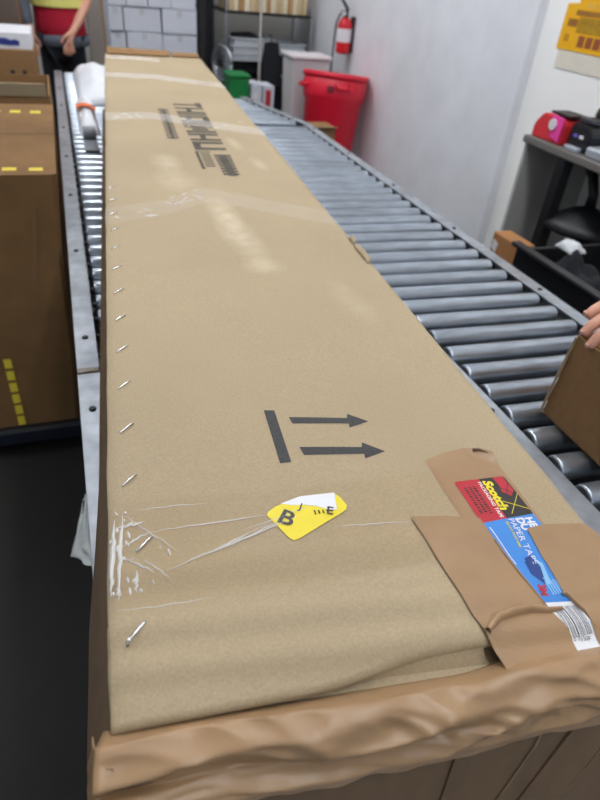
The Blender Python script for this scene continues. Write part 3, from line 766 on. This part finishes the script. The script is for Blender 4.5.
# white mailer bags on the conveyor left of the long carton
def pillow(x0, x1, y0, y1, z0, hg, sd):
    bm = bmesh.new(); n = 18; top = []; bot = []
    for i in range(n+1):
        top.append([]); bot.append([])
        for j in range(n+1):
            u, v = i/n, j/n; e = (16*u*(1-u)*v*(1-v))**.45
            x, y = x0+(x1-x0)*u, y0+(y1-y0)*v
            top[i].append(bm.verts.new((x, y, z0+.004+hg*e*(1+.35*nz(u*4, v*5, sd)))))
            bot[i].append(bm.verts.new((x, y, z0+.0015)))
    for A in (top, bot):
        for i in range(n):
            for j in range(n): bm.faces.new((A[i][j], A[i+1][j], A[i+1][j+1], A[i][j+1]))
    for i in range(n):
        for A, B in ((top, bot),):
            bm.faces.new((A[i][0], A[i+1][0], B[i+1][0], B[i][0])); bm.faces.new((A[i][n], A[i+1][n], B[i+1][n], B[i][n]))
            bm.faces.new((A[0][i], A[0][i+1], B[0][i+1], B[0][i])); bm.faces.new((A[n][i], A[n][i+1], B[n][i+1], B[n][i]))
    return bm
poly = mat('white_poly', (228,230,236), .35, n=.05, nscale=20, bump=.4, bscale=14)
t = thing('poly_mailer', (.12, 3.2, RT), 'crumpled white mailer bag with an orange strip on the conveyor', 'bag')
link('bag', pillow(.040, .124, 2.88, 3.46, RT, .070, 2), poly, t, smooth=True)
link('orange_strip', grid(frange(0, 1, 8), frange(0, 1, 2), lambda u, v: (.036+.086*u, 3.10-.06*u+.070*v, .862+.018*math.sin(u*3.1)), thick=.001), mat('orange_tape', (240,118,66), .5), t)
solo('poly_mailer', pillow(.06, .34, 3.50, 4.45, RT, .10, 7), poly, 'puffy white mailer bag at the far end of the conveyor beside the person', 'bag', smooth=True)
gm = mat('grey_poly', (122,124,132), .4, n=.1, nscale=20)
g = tube([(.048,2.80,.828), (.100,2.80,.828)], [.026,.026], 18); bx(.046, .102, 2.62, 2.83, RT+.001, .806, .001, g)
solo('tape_core', g, gm, 'grey roll lying on the rollers in front of the orange-striped mailer bag', 'roll')

# ------------------------------------------------------------------ background person
px, py = .03, 5.22
p1 = thing('person', (px, py, 0), 'person in a red shirt and dark trousers standing past the conveyor end', 'person')
pts = {'pel': ((px,py,.95), (.125,.10)), 'wai': ((px,py,1.10), (.12,.095)), 'che': ((px,py,1.32), (.15,.105)), 'nek': ((px,py,1.48), .052),
       'hd0': ((px,py-.015,1.58), (.07,.078)), 'hd1': ((px,py-.02,1.68), (.077,.088)), 'hd2': ((px,py-.015,1.745), (.055,.06)),
       'shl': ((px-.18,py,1.40), .056), 'ell': ((px-.235,py-.03,1.13), .042), 'wrl': ((px-.20,py-.10,.93), .027),
       'shr': ((px+.18,py,1.40), .056), 'elr': ((px+.195,py-.03,1.14), .042), 'wrr': ((px+.075,py-.175,.955), .026),
       'hpl': ((px-.08,py,.86), .082), 'knl': ((px-.085,py-.01,.48), .058), 'anl': ((px-.09,py+.02,.09), .042), 'tol': ((px-.095,py-.12,.045), .034),
       'hpr': ((px+.07,py,.86), .082), 'knr': ((px+.075,py-.01,.48), .058), 'anr': ((px+.08,py+.02,.09), .042), 'tor': ((px+.09,py-.12,.045), .034)}
edges = chain('pel','wai','che','nek','hd0','hd1','hd2')+chain('che','shl','ell','wrl')+chain('che','shr','elr','wrr')+chain('pel','hpl','knl','anl','tol')+chain('pel','hpr','knr','anr','tor')
def hang(cx, cy, cz, sgn):
    return [[(cx+dx, cy-.004, cz-.035), (cx+dx*1.1, cy-.010, cz-.062), (cx+dx*1.1, cy-.004, cz-.085-l)] for dx, l in ((-.026*sgn,.0), (-.009*sgn,.008), (.009*sgn,.006), (.026*sgn,-.008))]
hand_pts('r', 'wrr', (px+.045,py-.195,.918), hang(px+.035, py-.195, .91, 1), [(px+.02,py-.195,.935), (px-.002,py-.198,.912), (px-.008,py-.198,.89)], pts, edges, rk=.0105)
hand_pts('l', 'wrl', (px-.195,py-.105,.885), hang(px-.195, py-.105, .875, 1), [(px-.165,py-.11,.90), (px-.15,py-.112,.875), (px-.148,py-.11,.85)], pts, edges, rk=.0105)
skin('body', pts, edges, 'pel', skin_m, p1)
redc = mat('red_cotton', (176,12,46), .85, n=.12, nscale=40); lime = mat('lime_band', (222,214,120), .7); greyc = mat('grey_cloth', (92,98,110), .9, n=.12, nscale=50)
sp = grow(pts, ['pel','wai','che','shl','shr'], 1, .016); sp['pel'] = ((px,py,.965), (.135,.115))
sp['sl'] = ((px-.20,py-.01,1.27), .06); sp['sr'] = ((px+.19,py-.01,1.27), .06)
skin('shirt', sp, chain('pel','wai','che')+chain('che','shl','sl')+chain('che','shr','sr'), 'pel', redc, p1)
link('vest_band', lathe([(.150,1.095), (.152,1.10), (.154,1.17), (.150,1.175)], (0,0,0), 28, cap=False), lime, p1)
vb = p1.children[-1]
for v in vb.data.vertices: v.co.x = (v.co.x+px)*1.17; v.co.y = (v.co.y+py)*1.06
g = bmesh.new(); rings = []
for z, rx, ry in [(.925,.165,.145), (.93,.170,.150), (1.0,.165,.148), (1.10,.163,.146), (1.25,.172,.150), (1.38,.185,.140), (1.44,.14,.10), (1.465,.075,.07)]:
    rings.append([g.verts.new((px+(rx+.004*math.sin(a_*1.9+z*9))*math.cos(a_*math.pi/16), py+ry*math.sin(a_*math.pi/16), z)) for a_ in range(32)])
for a, b in zip(rings, rings[1:]):
    for k in range(32): g.faces.new((a[k], a[(k+1) % 32], b[(k+1) % 32], b[k]))
link('shirt_torso', g, redc, p1, smooth=True)
sp = {'a': ((px-.18,py,1.37), .066), 'b': ((px-.235,py-.03,1.13), .056), 'c': ((px-.205,py-.09,.965), .044)}
skin('sleeve', sp, chain('a','b','c'), 'a', greyc, p1)
sp = grow(pts, ['pel','hpl','knl','anl','hpr','knr','anr'], 1, .014); sp['pel'] = ((px,py,.90), (.130,.108))
skin('trousers', sp, chain('pel','hpl','knl','anl')+chain('pel','hpr','knr','anr'), 'pel', mat('black_trousers', (22,25,34), .9, n=.2, nscale=60), p1)
g = bmesh.new(); rings = []
for k in frange(0, 1, 5):
    rings.append([g.verts.new((px+(.178+.012*math.sin(k*3.1))*math.cos(a_*math.pi/14), py+(.158+.012*math.sin(k*3.1))*math.sin(a_*math.pi/14), .930-.065*k+.008*nz(math.cos(a_*.22)*2, math.sin(a_*.22)*2, k))) for a_ in range(28)])
for a, b in zip(rings, rings[1:]):
    for k in range(28): g.faces.new((a[k], a[(k+1) % 28], b[(k+1) % 28], b[k]))
link('tied_jacket', g, greyc, p1, smooth=True)
for x in (px-.09, px+.085): link('shoe', bx(x-.048, x+.048, py-.17, py+.08, 0, .10, .03), plastic_bk, p1, smooth=True)
head(p1, (px,py-.018,1.665), (38,30,26), (0,-1,0))

# ------------------------------------------------------------------ far end: post, white cartons, dark upright
t = thing('door_post', (.30, 5.62, 0), 'grey brown upright post between the person and the white cartons', 'post')
link('shaft', bx(.225, .335, 5.55, 5.66, .01, 2.6, .006), mat('post_paint', (150,142,134), .7, n=.1, nscale=12), t)
link('base_plate', bx(.205, .355, 5.53, 5.68, 0, .01, .002), steel_shaft, t)
link('edge_guard', bx(.336, .352, 5.545, 5.60, .02, 2.3, .003), mat('tan_wood', (150,120,90), .7), t)
wc = mat('white_carton', (206,210,220), .7, n=.06, nscale=8)
rows = [(.0,.33,[(.40,.74),(.75,1.09)]), (.335,.60,[(.40,.67),(.68,1.09)]), (.605,.842,[(.40,.515),(.525,.80),(.805,1.085)]), (.847,1.02,[(.395,.50),(.51,.80),(.81,1.085)]), (1.025,1.115,[(.40,.535),(.54,.81),(.815,1.08)]), (1.12,1.40,[(.40,.70),(.71,1.08)]), (1.405,1.65,[(.42,.74),(.75,1.06)])]
rows[2] = (.605,.915,[(.40,.515),(.525,.80),(.805,1.085)]); rows[3] = (.92,1.085,[(.395,.50),(.51,.80),(.81,1.085)]); rows[4] = (1.09,1.30,[(.40,.535),(.54,.70),(.705,.88),(.885,1.08)]); rows[5] = (1.305,1.50,[(.40,.70),(.71,1.08)]); rows[6] = (1.505,1.7,[(.42,.74),(.75,1.06)])
ORD = ['first','second','third','fourth','fifth','sixth','seventh','eighth','ninth','tenth','eleventh','twelfth','thirteenth','fourteenth','fifteenth','sixteenth','seventeenth','eighteenth','nineteenth','twentieth']
for ri, (z0, z1, xs) in enumerate(rows):
    for ci, (x0, x1) in enumerate(xs):
        y0 = 5.72+random.uniform(-.012, .012)
        c = thing('white_carton', ((x0+x1)/2, 6.0, z0), 'white carton in the %s layer up of its stack, %s from the grey post' % (ORD[ri], ORD[ci]), 'carton', 'stacked white cartons')
        link('body', bx(x0, x1, y0, 6.25, z0+.0005, z1, .005), wc, c)
        link('tape_strip', bx((x0+x1)/2-.02, (x0+x1)/2+.02, y0-.0012, y0-.0002, z1-.05, z1-.002), mat('pale_tape', (188,190,196), .4), c)
dark = mat('dark_steel', (38,38,42), .5, .3, n=.2, nscale=20)
t = thing('rack_upright', (1.15, 5.75, 0), 'dark steel rack upright beside the white carton stack', 'rack')
link('post', bx(1.105, 1.16, 5.72, 5.775, .0, 2.2, .004), dark, t)
link('post', bx(1.105, 1.16, 6.22, 6.275, .0, 2.2, .004), dark, t)
for z in (.3, .7, 1.1, 1.5): link('brace', bx(1.115, 1.15, 5.776, 6.219, z, z+.03, .002), dark, t)
link('back_mesh', bx(1.161, 1.30, 6.10, 6.12, .02, 2.0, .002), dark, t)
t = thing('steel_drum_fan', (1.27, 5.55, 0), 'round silver floor fan standing beside the dark rack upright', 'fan'); FAN = t
fan = mat('fan_metal', (176,180,186), .35, .8, n=.1, nscale=20)
def ring(c, r, rr, ax='y', bm=None):
    return tube([(c[0]+r*math.cos(a_*math.pi/12), c[1], c[2]+r*math.sin(a_*math.pi/12)) for a_ in range(25)], rr, 8, bm)
link('outer_ring', ring((1.275,5.50,.74), .125, .014), fan, t, smooth=True)
for rr_ in (.04, .07, .10): link('guard_ring', ring((1.275,5.49,.74), rr_, .003), fan, t)
for k in range(3):
    a_ = k*2.094; link('blade', grid(frange(.02, .11, 4), frange(-.5, .5, 4), lambda r_, w: (1.275+r_*math.cos(a_+w*.9), 5.515+.02*w, .74+r_*math.sin(a_+w*.9)), thick=.002), fan, t)
for o in t.children:
    for v in o.data.vertices:
        dx = v.co.x-.005; dy = v.co.y+.05; v.co.x = .005+dx*.42+dy*.9; v.co.y = -.05-dx*.9+dy*.42
link('motor', tube([(1.275,5.50,.74), (1.275,5.60,.74)], .035, 14), plastic_bk, t)
link('stand', tube([(1.275,5.60,.70), (1.275,5.60,.02)], .014, 10), fan, t)
link('foot', lathe([(.10,0), (.10,.012), (.03,.02)], (1.275,5.60,0), 20), plastic_bk, t)

FAN.location.y += .12
# storage rack with goods behind the conveyor end
t = thing('storage_rack', (1.75, 6.1, 0), 'dark wire storage rack holding trays behind the conveyor end', 'rack')
for x in (1.36, 2.12):
    for y in (5.84, 6.34): link('post', tube([(x,y,0), (x,y,1.9)], .012, 8), mat('chrome_post', (170,172,176), .3, .9), t)
for z in (.12, .66, 1.10): link('shelf', bx(1.35, 2.13, 5.83, 6.35, z-.02, z, .003), dark, t)
tans = mat('tan_board', (206,184,142), .75, n=.1, nscale=20); tan2 = mat('pale_board', (226,214,184), .75, n=.1, nscale=20); tan3 = mat('orange_board', (186,140,92), .75, n=.1, nscale=20)
x = 1.385; k = 0
while x < 2.08:
    w = random.choice([.028,.036,.044,.052])
    solo('board_sleeve', bx(x, x+w, 5.86+random.uniform(0, .02), 6.26, 1.1005, 1.36+random.uniform(-.02, .02), .003), [tans, tan2, tan3, tan2, tans][k % 5], '%s cardboard sleeve on the rack top shelf, %s from the dark upright' % (['tan','pale','orange brown','pale','tan'][k % 5], ORD[k]), 'sleeve', 'cardboard sleeves on the top shelf')
    x += w+.004; k += 1
trg = mat('grey_tray', (190,194,200), .5, n=.1, nscale=12)
def tray(x0, x1, y0, y1, z0, hg, label, m, name='tray', grp=None):
    t = thing(name, ((x0+x1)/2, (y0+y1)/2, z0), label, name.replace('_', ' '), grp)
    w = .008
    bm = bx(x0+.012, x1-.012, y0+.012, y1-.012, z0+.0005, z0+.008)
    bx(x0+.01, x1-.01, y0+.01, y0+.01+w, z0+.001, z0+hg-.012, 0, bm); bx(x0+.01, x1-.01, y1-.01-w, y1-.01, z0+.001, z0+hg-.012, 0, bm)
    bx(x0+.01, x0+.01+w, y0+.01, y1-.01, z0+.001, z0+hg-.012, 0, bm); bx(x1-.01-w, x1-.01, y0+.01, y1-.01, z0+.001, z0+hg-.012, 0, bm)
    link('body', bm, m, t)
    bm = bx(x0, x1, y0, y0+.018, z0+hg-.012, z0+hg, .002); bx(x0, x1, y1-.018, y1, z0+hg-.012, z0+hg, .002, bm)
    bx(x0, x0+.018, y0+.018, y1-.018, z0+hg-.012, z0+hg, .002, bm); bx(x1-.018, x1, y0+.018, y1-.018, z0+hg-.012, z0+hg, .002, bm)
    link('rim', bm, m, t)
    return t
for k in range(3): tray(1.38+.006*k, 1.76+.004*k, 5.74, 6.12, .745+.058*k, .056, 'grey tray over the black tub on the rack, %s of its stack' % ['bottom','middle','topmost'][k], trg, 'tray', 'stacked grey trays')
for k in range(2): tray(1.80, 2.10, 5.86, 6.22, .79+.045*k, .043, 'grey tray on the dark tub beside the jacket, %s of its pair' % ['lower','upper'][k], trg, 'tray', 'grey trays beside the jacket')
tray(1.385, 1.755, 5.86, 6.14, .6605, .083, 'black plastic tub on the rack under the stacked grey trays', plastic_bk, 'tub')
tray(1.80, 2.10, 5.86, 6.22, .6605, .125, 'dark plastic tub on the rack behind the clear bin', plastic_bk, 'tub')
solo('yellow_packet', bx(1.52, 1.66, 5.78, 5.90, .872, .895, .006), mat('yellow_packet', (214,190,110), .6), 'small pale yellow packet lying in the top grey tray', 'packet')
solo('dark_bundle', pillow(1.42, 1.70, 5.9, 6.1, .884, .05, 4), fabric_bk, 'dark folded bundle behind the packet in the top grey tray', 'bundle', smooth=True)
def jacket(u, v):
    a_ = u*2*math.pi; r_ = .055+.035*v+.012*nz(math.cos(a_)*2, math.sin(a_)*2, v*3)
    return (1.725+r_*math.cos(a_)*1.1, 5.70+.55*r_*math.sin(a_), .90-.32*v)
g = grid(frange(0, 1, 24), frange(0, 1, 10), jacket); bmesh.ops.remove_doubles(g, verts=g.verts, dist=1e-4)
tube([(1.725,5.70,.90), (1.725,5.73,.95), (1.725,5.78,.94)], .006, 6, g)
solo('hanging_jacket', g, fabric_bk, 'dark jacket hanging from the front of the storage rack', 'jacket', smooth=True)
solo('rack_pole', tube([(1.60,5.62,0), (1.60,5.62,1.5)], .010, 8), mat('pale_pole', (190,184,180), .5), 'thin pale pole standing in front of the storage rack', 'pole')
solo('black_crate', bx(1.40, 1.92, 5.84, 6.30, .1205, .60, .012), plastic_bk, 'black crate on the bottom shelf of the storage rack', 'crate')
green = mat('green_plastic', (16,128,62), .45, n=.1, nscale=10)
t = thing('green_bin', (1.38, 5.35, 0), 'green plastic bin on the floor behind the conveyor end', 'bin')
link('body', prism([(1.275,.005), (1.395,.005), (1.415,.69), (1.255,.69)], 'y', 5.24, 5.46, bev=.008), green, t)
link('rim', bx(1.245, 1.425, 5.23, 5.47, .69, .71, .005), green, t)
for i, (x0, x1, zt, lb) in enumerate([(1.44, 1.53, .64, 'slim plain white carton standing right beside the green bin'), (1.545, 1.64, .63, 'slim white carton with a red label near the clear bin')]):
    t = thing('slim_carton', ((x0+x1)/2, 5.38, 0), lb, 'carton')
    link('body', bx(x0, x1, 5.28, 5.5, .002, zt, .004), wc, t)
    if i: link('red_label', bx(x0+.02, x0+.065, 5.2775, 5.2795, .47, .60), mat('red_label', (190,50,60), .5), t)
    else: link('label', bx(x0+.02, x0+.06, 5.2775, 5.2795, .52, .58), white_p, t)
solo('grey_canister', lathe([(.035,.001), (.037,.01), (.037,.44), (.030,.47), (.015,.48)], (1.665,5.01,0), 18), mat('grey_canister', (150,152,156), .4), 'slim grey canister between the slim carton and the clear bin', 'canister', smooth=True)
# translucent bin
t = thing('clear_bin', (1.90, 5.2, 0), 'tall translucent plastic bin with pink contents beside the red trash can', 'bin')
g = prism([(1.745,.01), (2.005,.01), (2.035,.86), (1.715,.86)], 'y', 5.08, 5.34, bev=.012)
link('body', g, binclear, t)
link('lid', bx(1.705, 2.045, 5.065, 5.355, .86, .885, .010), mat('milky_lid', (224,218,220), .5), t)
link('contents', bx(1.765, 1.99, 5.10, 5.32, .02, .62, .02), mat('pink_contents', (214,150,184), .7, n=.1, nscale=20), t)
# red trash can
tx, ty = 1.875, 4.62
t = thing('trash_can', (tx, ty, 0), 'red round plastic trash can against the grey wall', 'trash can')
link('body', lathe([(.20,.002), (.205,.01), (.245,.56), (.262,.58), (.268,.60), (.272,.70), (.262,.705), (.262,.58), (.236,.55), (.195,.03)], (tx,ty,0), 40), red_pl, t, smooth=True)
link('rim', lathe([(.262,.705), (.278,.703), (.285,.715), (.284,.732), (.272,.738), (.260,.730), (.262,.705)], (tx,ty,0), 40, cap=False), red_pl, t, smooth=True)
for sgn in (-1, 1):
    link('handle', tube([(tx+sgn*.268,ty-.06,.66), (tx+sgn*.300,ty-.05,.645), (tx+sgn*.300,ty+.05,.645), (tx+sgn*.268,ty+.06,.66)] if sgn < 0 else [(tx-.10,ty-.255,.67), (tx-.09,ty-.285,.65), (tx+.0,ty-.300,.65), (tx+.02,ty-.27,.67)], .011, 8), red_pl, t, smooth=True)
link('moulded_mark', bx(tx-.165, tx-.10, ty-.249, ty-.236, .62, .66, .004), mat('dark_red_plastic', (120,14,34), .5), t)
t.scale = (.88, .88, 1.10); t.rotation_euler = (-.10, .08, 0); t.location.z = .022
t = thing('wedge_carton', (1.52, 4.05, 0), 'small open tan carton on the floor before the red trash can', 'carton')
link('body', bx(1.47, 1.68, 3.98, 4.16, .002, .60, .005), card_old, t)
link('flap', grid(frange(1.47, 1.68, 4), frange(0, 1, 3), lambda x, q: (x, 3.98-.03*q, .60+.012*q), thick=.004), card, t)
# fire extinguisher on the wall
ex, ey, ez = 2.125, 5.08, .915
t = thing('fire_extinguisher', (ex, ey, ez), 'small red fire extinguisher hung on the grey wall above the trash can', 'extinguisher')
exr = mat('extinguisher_red', (206,30,38), .25, n=.05, nscale=10)
link('cylinder', lathe([(.045,0), (.055,.008), (.056,.02), (.056,.19), (.050,.215), (.032,.235), (.018,.245)], (ex,ey,ez), 24), exr, t, smooth=True)
link('label', lathe([(.0566,.08), (.0568,.085), (.0568,.165), (.0566,.17)], (ex,ey,ez), 24, cap=False), white_p, t, smooth=True)
v = link('valve', lathe([(.018,.246), (.020,.25), (.020,.285), (.014,.29)], (ex,ey,ez), 12), steel_shaft, t)
link('lever', prism([(ey-.02,ez+.29), (ey+.10,ez+.345), (ey+.10,ez+.355), (ey-.03,ez+.302)], 'x', ex-.012, ex+.012), plastic_bk, v)
link('lever', prism([(ey-.01,ez+.272), (ey+.09,ez+.275), (ey+.09,ez+.284), (ey-.01,ez+.284)], 'x', ex-.012, ex+.012), plastic_bk, v)
link('gauge', tube([(ex-.020,ey-.02,ez+.268), (ex-.036,ey-.03,ez+.268)], .016, 12), white_p, v)
link('hose', tube([(ex,ey+.02,ez+.268), (ex-.02,ey+.07,ez+.26), (ex-.03,ey+.11,ez+.20), (ex-.03,ey+.12,ez+.08), (ex-.03,ey+.13,ez-.10), (ex-.03,ey+.135,ez-.17)], .0085, 8), mat('hose', (96,92,92), .6), t, smooth=True)
link('nozzle', tube([(ex-.03,ey+.135,ez-.17), (ex-.03,ey+.137,ez-.22)], [.010,.015], 10), plastic_bk, t)
link('bracket', bx(2.182, 2.1995, ey-.03, ey+.03, ez+.01, ez+.25, .003), steel_shaft, t)

# ------------------------------------------------------------------ right: work table, stool, poster, dark bin
t = thing('work_table', (2.05, 1.6, 0), 'grey topped work table with a black leg against the white wall', 'table')
link('table_top', bx(1.85, 2.245, .95, 2.30, .922, .952, .004), mat('table_grey', (112,108,104), .6, n=.1, nscale=12), t)
link('side_panel', bx(1.862, 2.245, 2.275, 2.292, .01, .9215, .002), mat('panel_grey', (176,176,172), .7, n=.05, nscale=6), t)
for y in (2.015, 1.0):
    link('leg', bx(1.855, 1.905, y, y+.05, .012, .9215, .004), plastic_bk, t)
    link('foot', bx(1.845, 1.915, y-.01, y+.06, 0, .012, .002), plastic_bk, t)
t = thing('swing_stool', (2.0, 1.94, 0), 'black round seat on a bent arm under the work table', 'stool')
link('arm', tube([(2.02,2.06,.922), (2.02,2.05,.885), (2.0,1.99,.86), (2.0,1.955,.80), (2.0,1.95,.745)], [.026,.022,.020,.020,.024], 10), plastic_bk, t, smooth=True)
link('seat', lathe([(.03,.745), (.07,.73), (.13,.695), (.165,.665), (.15,.650), (.05,.640), (.02,.635)], (2.0,1.95,0), 28), plastic_bk, t, smooth=True)
link('hub', lathe([(.05,.640), (.055,.61), (.045,.575), (.02,.56)], (1.98,1.90,0), 18), plastic_bk, t, smooth=True)
link('stem', tube([(1.98,1.90,.565), (1.98,1.90,.0)], .012, 8), plastic_bk, t)
# things on the table
t = thing('tape_dispenser', (1.93, 2.22, .952), 'red dispenser with a pink front and round white badge on the work table', 'dispenser')
rd = mat('dispenser_red', (214,52,60), .45); pk = mat('pink_face', (238,70,160), .5)
link('body', prism([(2.285,.953), (2.10,.953), (2.10,1.035), (2.14,1.05), (2.245,1.05), (2.265,1.01), (2.285,1.0)], 'x', 1.872, 2.00, bev=.006), rd, t)
link('face', prism([(2.165,.975), (2.108,.965), (2.106,1.052), (2.175,1.056)], 'x', 1.866, 1.8735), pk, t)
g = tube([(1.860,2.158,1.022), (1.8665,2.158,1.022)], .021, 20)
link('badge', g, white_p, t)
link('tear_bar', bx(1.89, 1.98, 2.10, 2.22, 1.056, 1.064, .002), plastic_bk, t)
t = thing('label_printer', (1.95, 2.03, .952), 'black label printer beside the red dispenser on the work table', 'printer')
link('body', prism([(2.085,.953), (1.965,.953), (1.965,1.02), (1.985,1.045), (2.075,1.05), (2.085,1.03)], 'x', 1.895, 2.06, bev=.005), plastic_bk, t)
link('lid', bx(1.92, 2.04, 1.985, 2.08, 1.052, 1.068, .004), mat('dark_grey_lid', (52,52,60), .5), t)
link('button', bx(1.889, 1.8945, 2.0, 2.02, 1.0, 1.012, .001), white_p, t)
link('button', bx(1.889, 1.8945, 2.035, 2.055, 1.0, 1.012, .001), mat('violet_button', (110,90,190), .5), t)
solo('knob_tool', tube([(2.0,2.07,1.07), (2.0,2.06,1.085), (2.0,2.045,1.10), (2.0,2.03,1.095)], [.016,.022,.022,.012], 10), mat('olive_knob', (78,74,60), .6), 'small dark knob lying on top of the black printer', 'knob', smooth=True)
solo('silver_pack', bx(1.87, 1.96, 1.86, 1.945, .9525, .99, .008), mat('silver_pack', (196,202,212), .3, .5, n=.2, nscale=40), 'small silver packet beside the black printer', 'packet')
solo('silver_pack', bx(1.862, 1.885, 1.98, 2.06, .9525, .972, .005), mat('silver_pack', (196,202,212), .3), 'flat silver packet lying before the black printer', 'packet')
solo('blue_bottle', lathe([(.030,.0005), (.033,.01), (.033,.08), (.020,.10), (.012,.105), (.012,.125)], (2.0,1.90,.952), 16), mat('pale_blue_bottle', (170,206,232), .3), 'small pale blue bottle behind the silver packet', 'bottle', smooth=True)
# wall poster
t = thing('wall_poster', (2.244, 2.58, 1.241), 'yellow poster with brown pictures on the white wall', 'poster')
yw = mat('poster_yellow', (238,178,14), .5); br = mat('poster_brown', (140,88,40), .6, n=.3, nscale=30, rgb2=(170,120,40)); ol = mat('poster_olive', (190,150,20), .6, n=.5, nscale=30, rgb2=(150,110,20))
link('sheet', prism([(2.735,1.241), (2.28,1.243), (2.28,1.80), (2.66,1.80), (2.66,1.425), (2.735,1.42)], 'x', 2.2435, 2.2455), yw, t)
def pp(name, y0, y1, z0, z1, m): link(name, bx(2.2415, 2.2432, y0, y1, z0, z1), m, t)
pp('picture', 2.30, 2.645, 1.455, 1.78, br); pp('picture', 2.30, 2.63, 1.315, 1.375, ol); pp('picture', 2.30, 2.66, 1.38, 1.40, br); pp('picture', 2.635, 2.70, 1.335, 1.365, br)
for k in range(6): pp('picture', 2.30+.052*k, 2.34+.052*k, 1.262, 1.305, mat('poster_rust', (150,80,46), .6))
for k in range(8): pp('dot', 2.31+.038*k, 2.332+.038*k, 1.41, 1.43, mat('poster_cream', (222,180,90), .6))
pp('symbol', 2.67, 2.70, 1.275, 1.305, mat('poster_dark_yellow', (200,140,10), .6))
solo('paper_sheet', bx(2.2455, 2.2485, 2.28, 2.715, 1.165, 1.238), mat('ivory_paper', (226,220,205), .6, n=.06, nscale=20), 'ivory paper strip on the wall under the yellow poster', 'paper')
# dark bin of bags behind the conveyor
t = thing('black_tote', (1.62, 1.25, 0), 'large black open tote full of dark bags beside the conveyor', 'tote')
for nm, b in (('side_wall', bx(1.34, 1.355, .92, 1.545, .01, .775, .003)), ('side_wall', bx(1.80, 1.815, .92, 1.545, .01, .775, .003)), ('end_wall', bx(1.355, 1.80, 1.53, 1.545, .01, .77, .003)), ('end_wall', bx(1.355, 1.80, .92, .935, .01, .77, .003)), ('base', bx(1.355, 1.80, .935, 1.53, 0, .02))):
    link(nm, b, plastic_bk, t)
bm = bx(1.325, 1.358, .90, 1.56, .775, .79, .004); link('rim', bm, plastic_bk, t)
for i, (a, b, c, d, z, hg) in enumerate([(1.365,1.57,1.27,1.52,.605,.17), (1.58,1.785,1.0,1.45,.605,.18), (1.365,1.57,.95,1.26,.605,.17)]):
    solo('dark_bag', pillow(a, b, c, d, z, hg, 11+i), fabric_bk, ['dark bag at the wall end of the black tote', 'dark bulging bag on the table side of the black tote', 'dark bag in the black tote nearest the small carton'][i], 'bag', smooth=True)
solo('tote_filler', bx(1.36, 1.795, .94, 1.525, .021, .60, .02), fabric_bk, 'packed dark cloth filling the black tote below the bags', 'cloth')
wm = mat('white_tag', (205,208,212), .5, n=.2, nscale=40); tl = mat('teal_plastic', (86,150,150), .5)
solo('white_packet', pillow(1.43, 1.49, 1.40, 1.48, .800, .025, 21), wm, 'crumpled white packet on the dark bags in the tote', 'packet', smooth=True)
solo('teal_packet', pillow(1.40, 1.47, 1.08, 1.18, .785, .03, 22), tl, 'small teal packet on the dark bags in the tote', 'packet', smooth=True)
solo('white_tag', pillow(1.44, 1.52, 1.00, 1.06, .795, .02, 23), wm, 'small white tag beside the teal packet in the tote', 'tag', smooth=True)
t = thing('parcel', (1.65, 1.86, 0), 'small brown parcel with a white label between the tote and the grey wall', 'parcel')
link('body', bx(1.56, 1.64, 1.79, 1.955, .001, .665, .006), mat('orange_card', (170,118,72), .8, n=.1, nscale=40), t)
link('label', prism([(1.915,.59), (1.945,.60), (1.94,.635), (1.91,.628)], 'x', 1.5575, 1.5597), white_p, t)
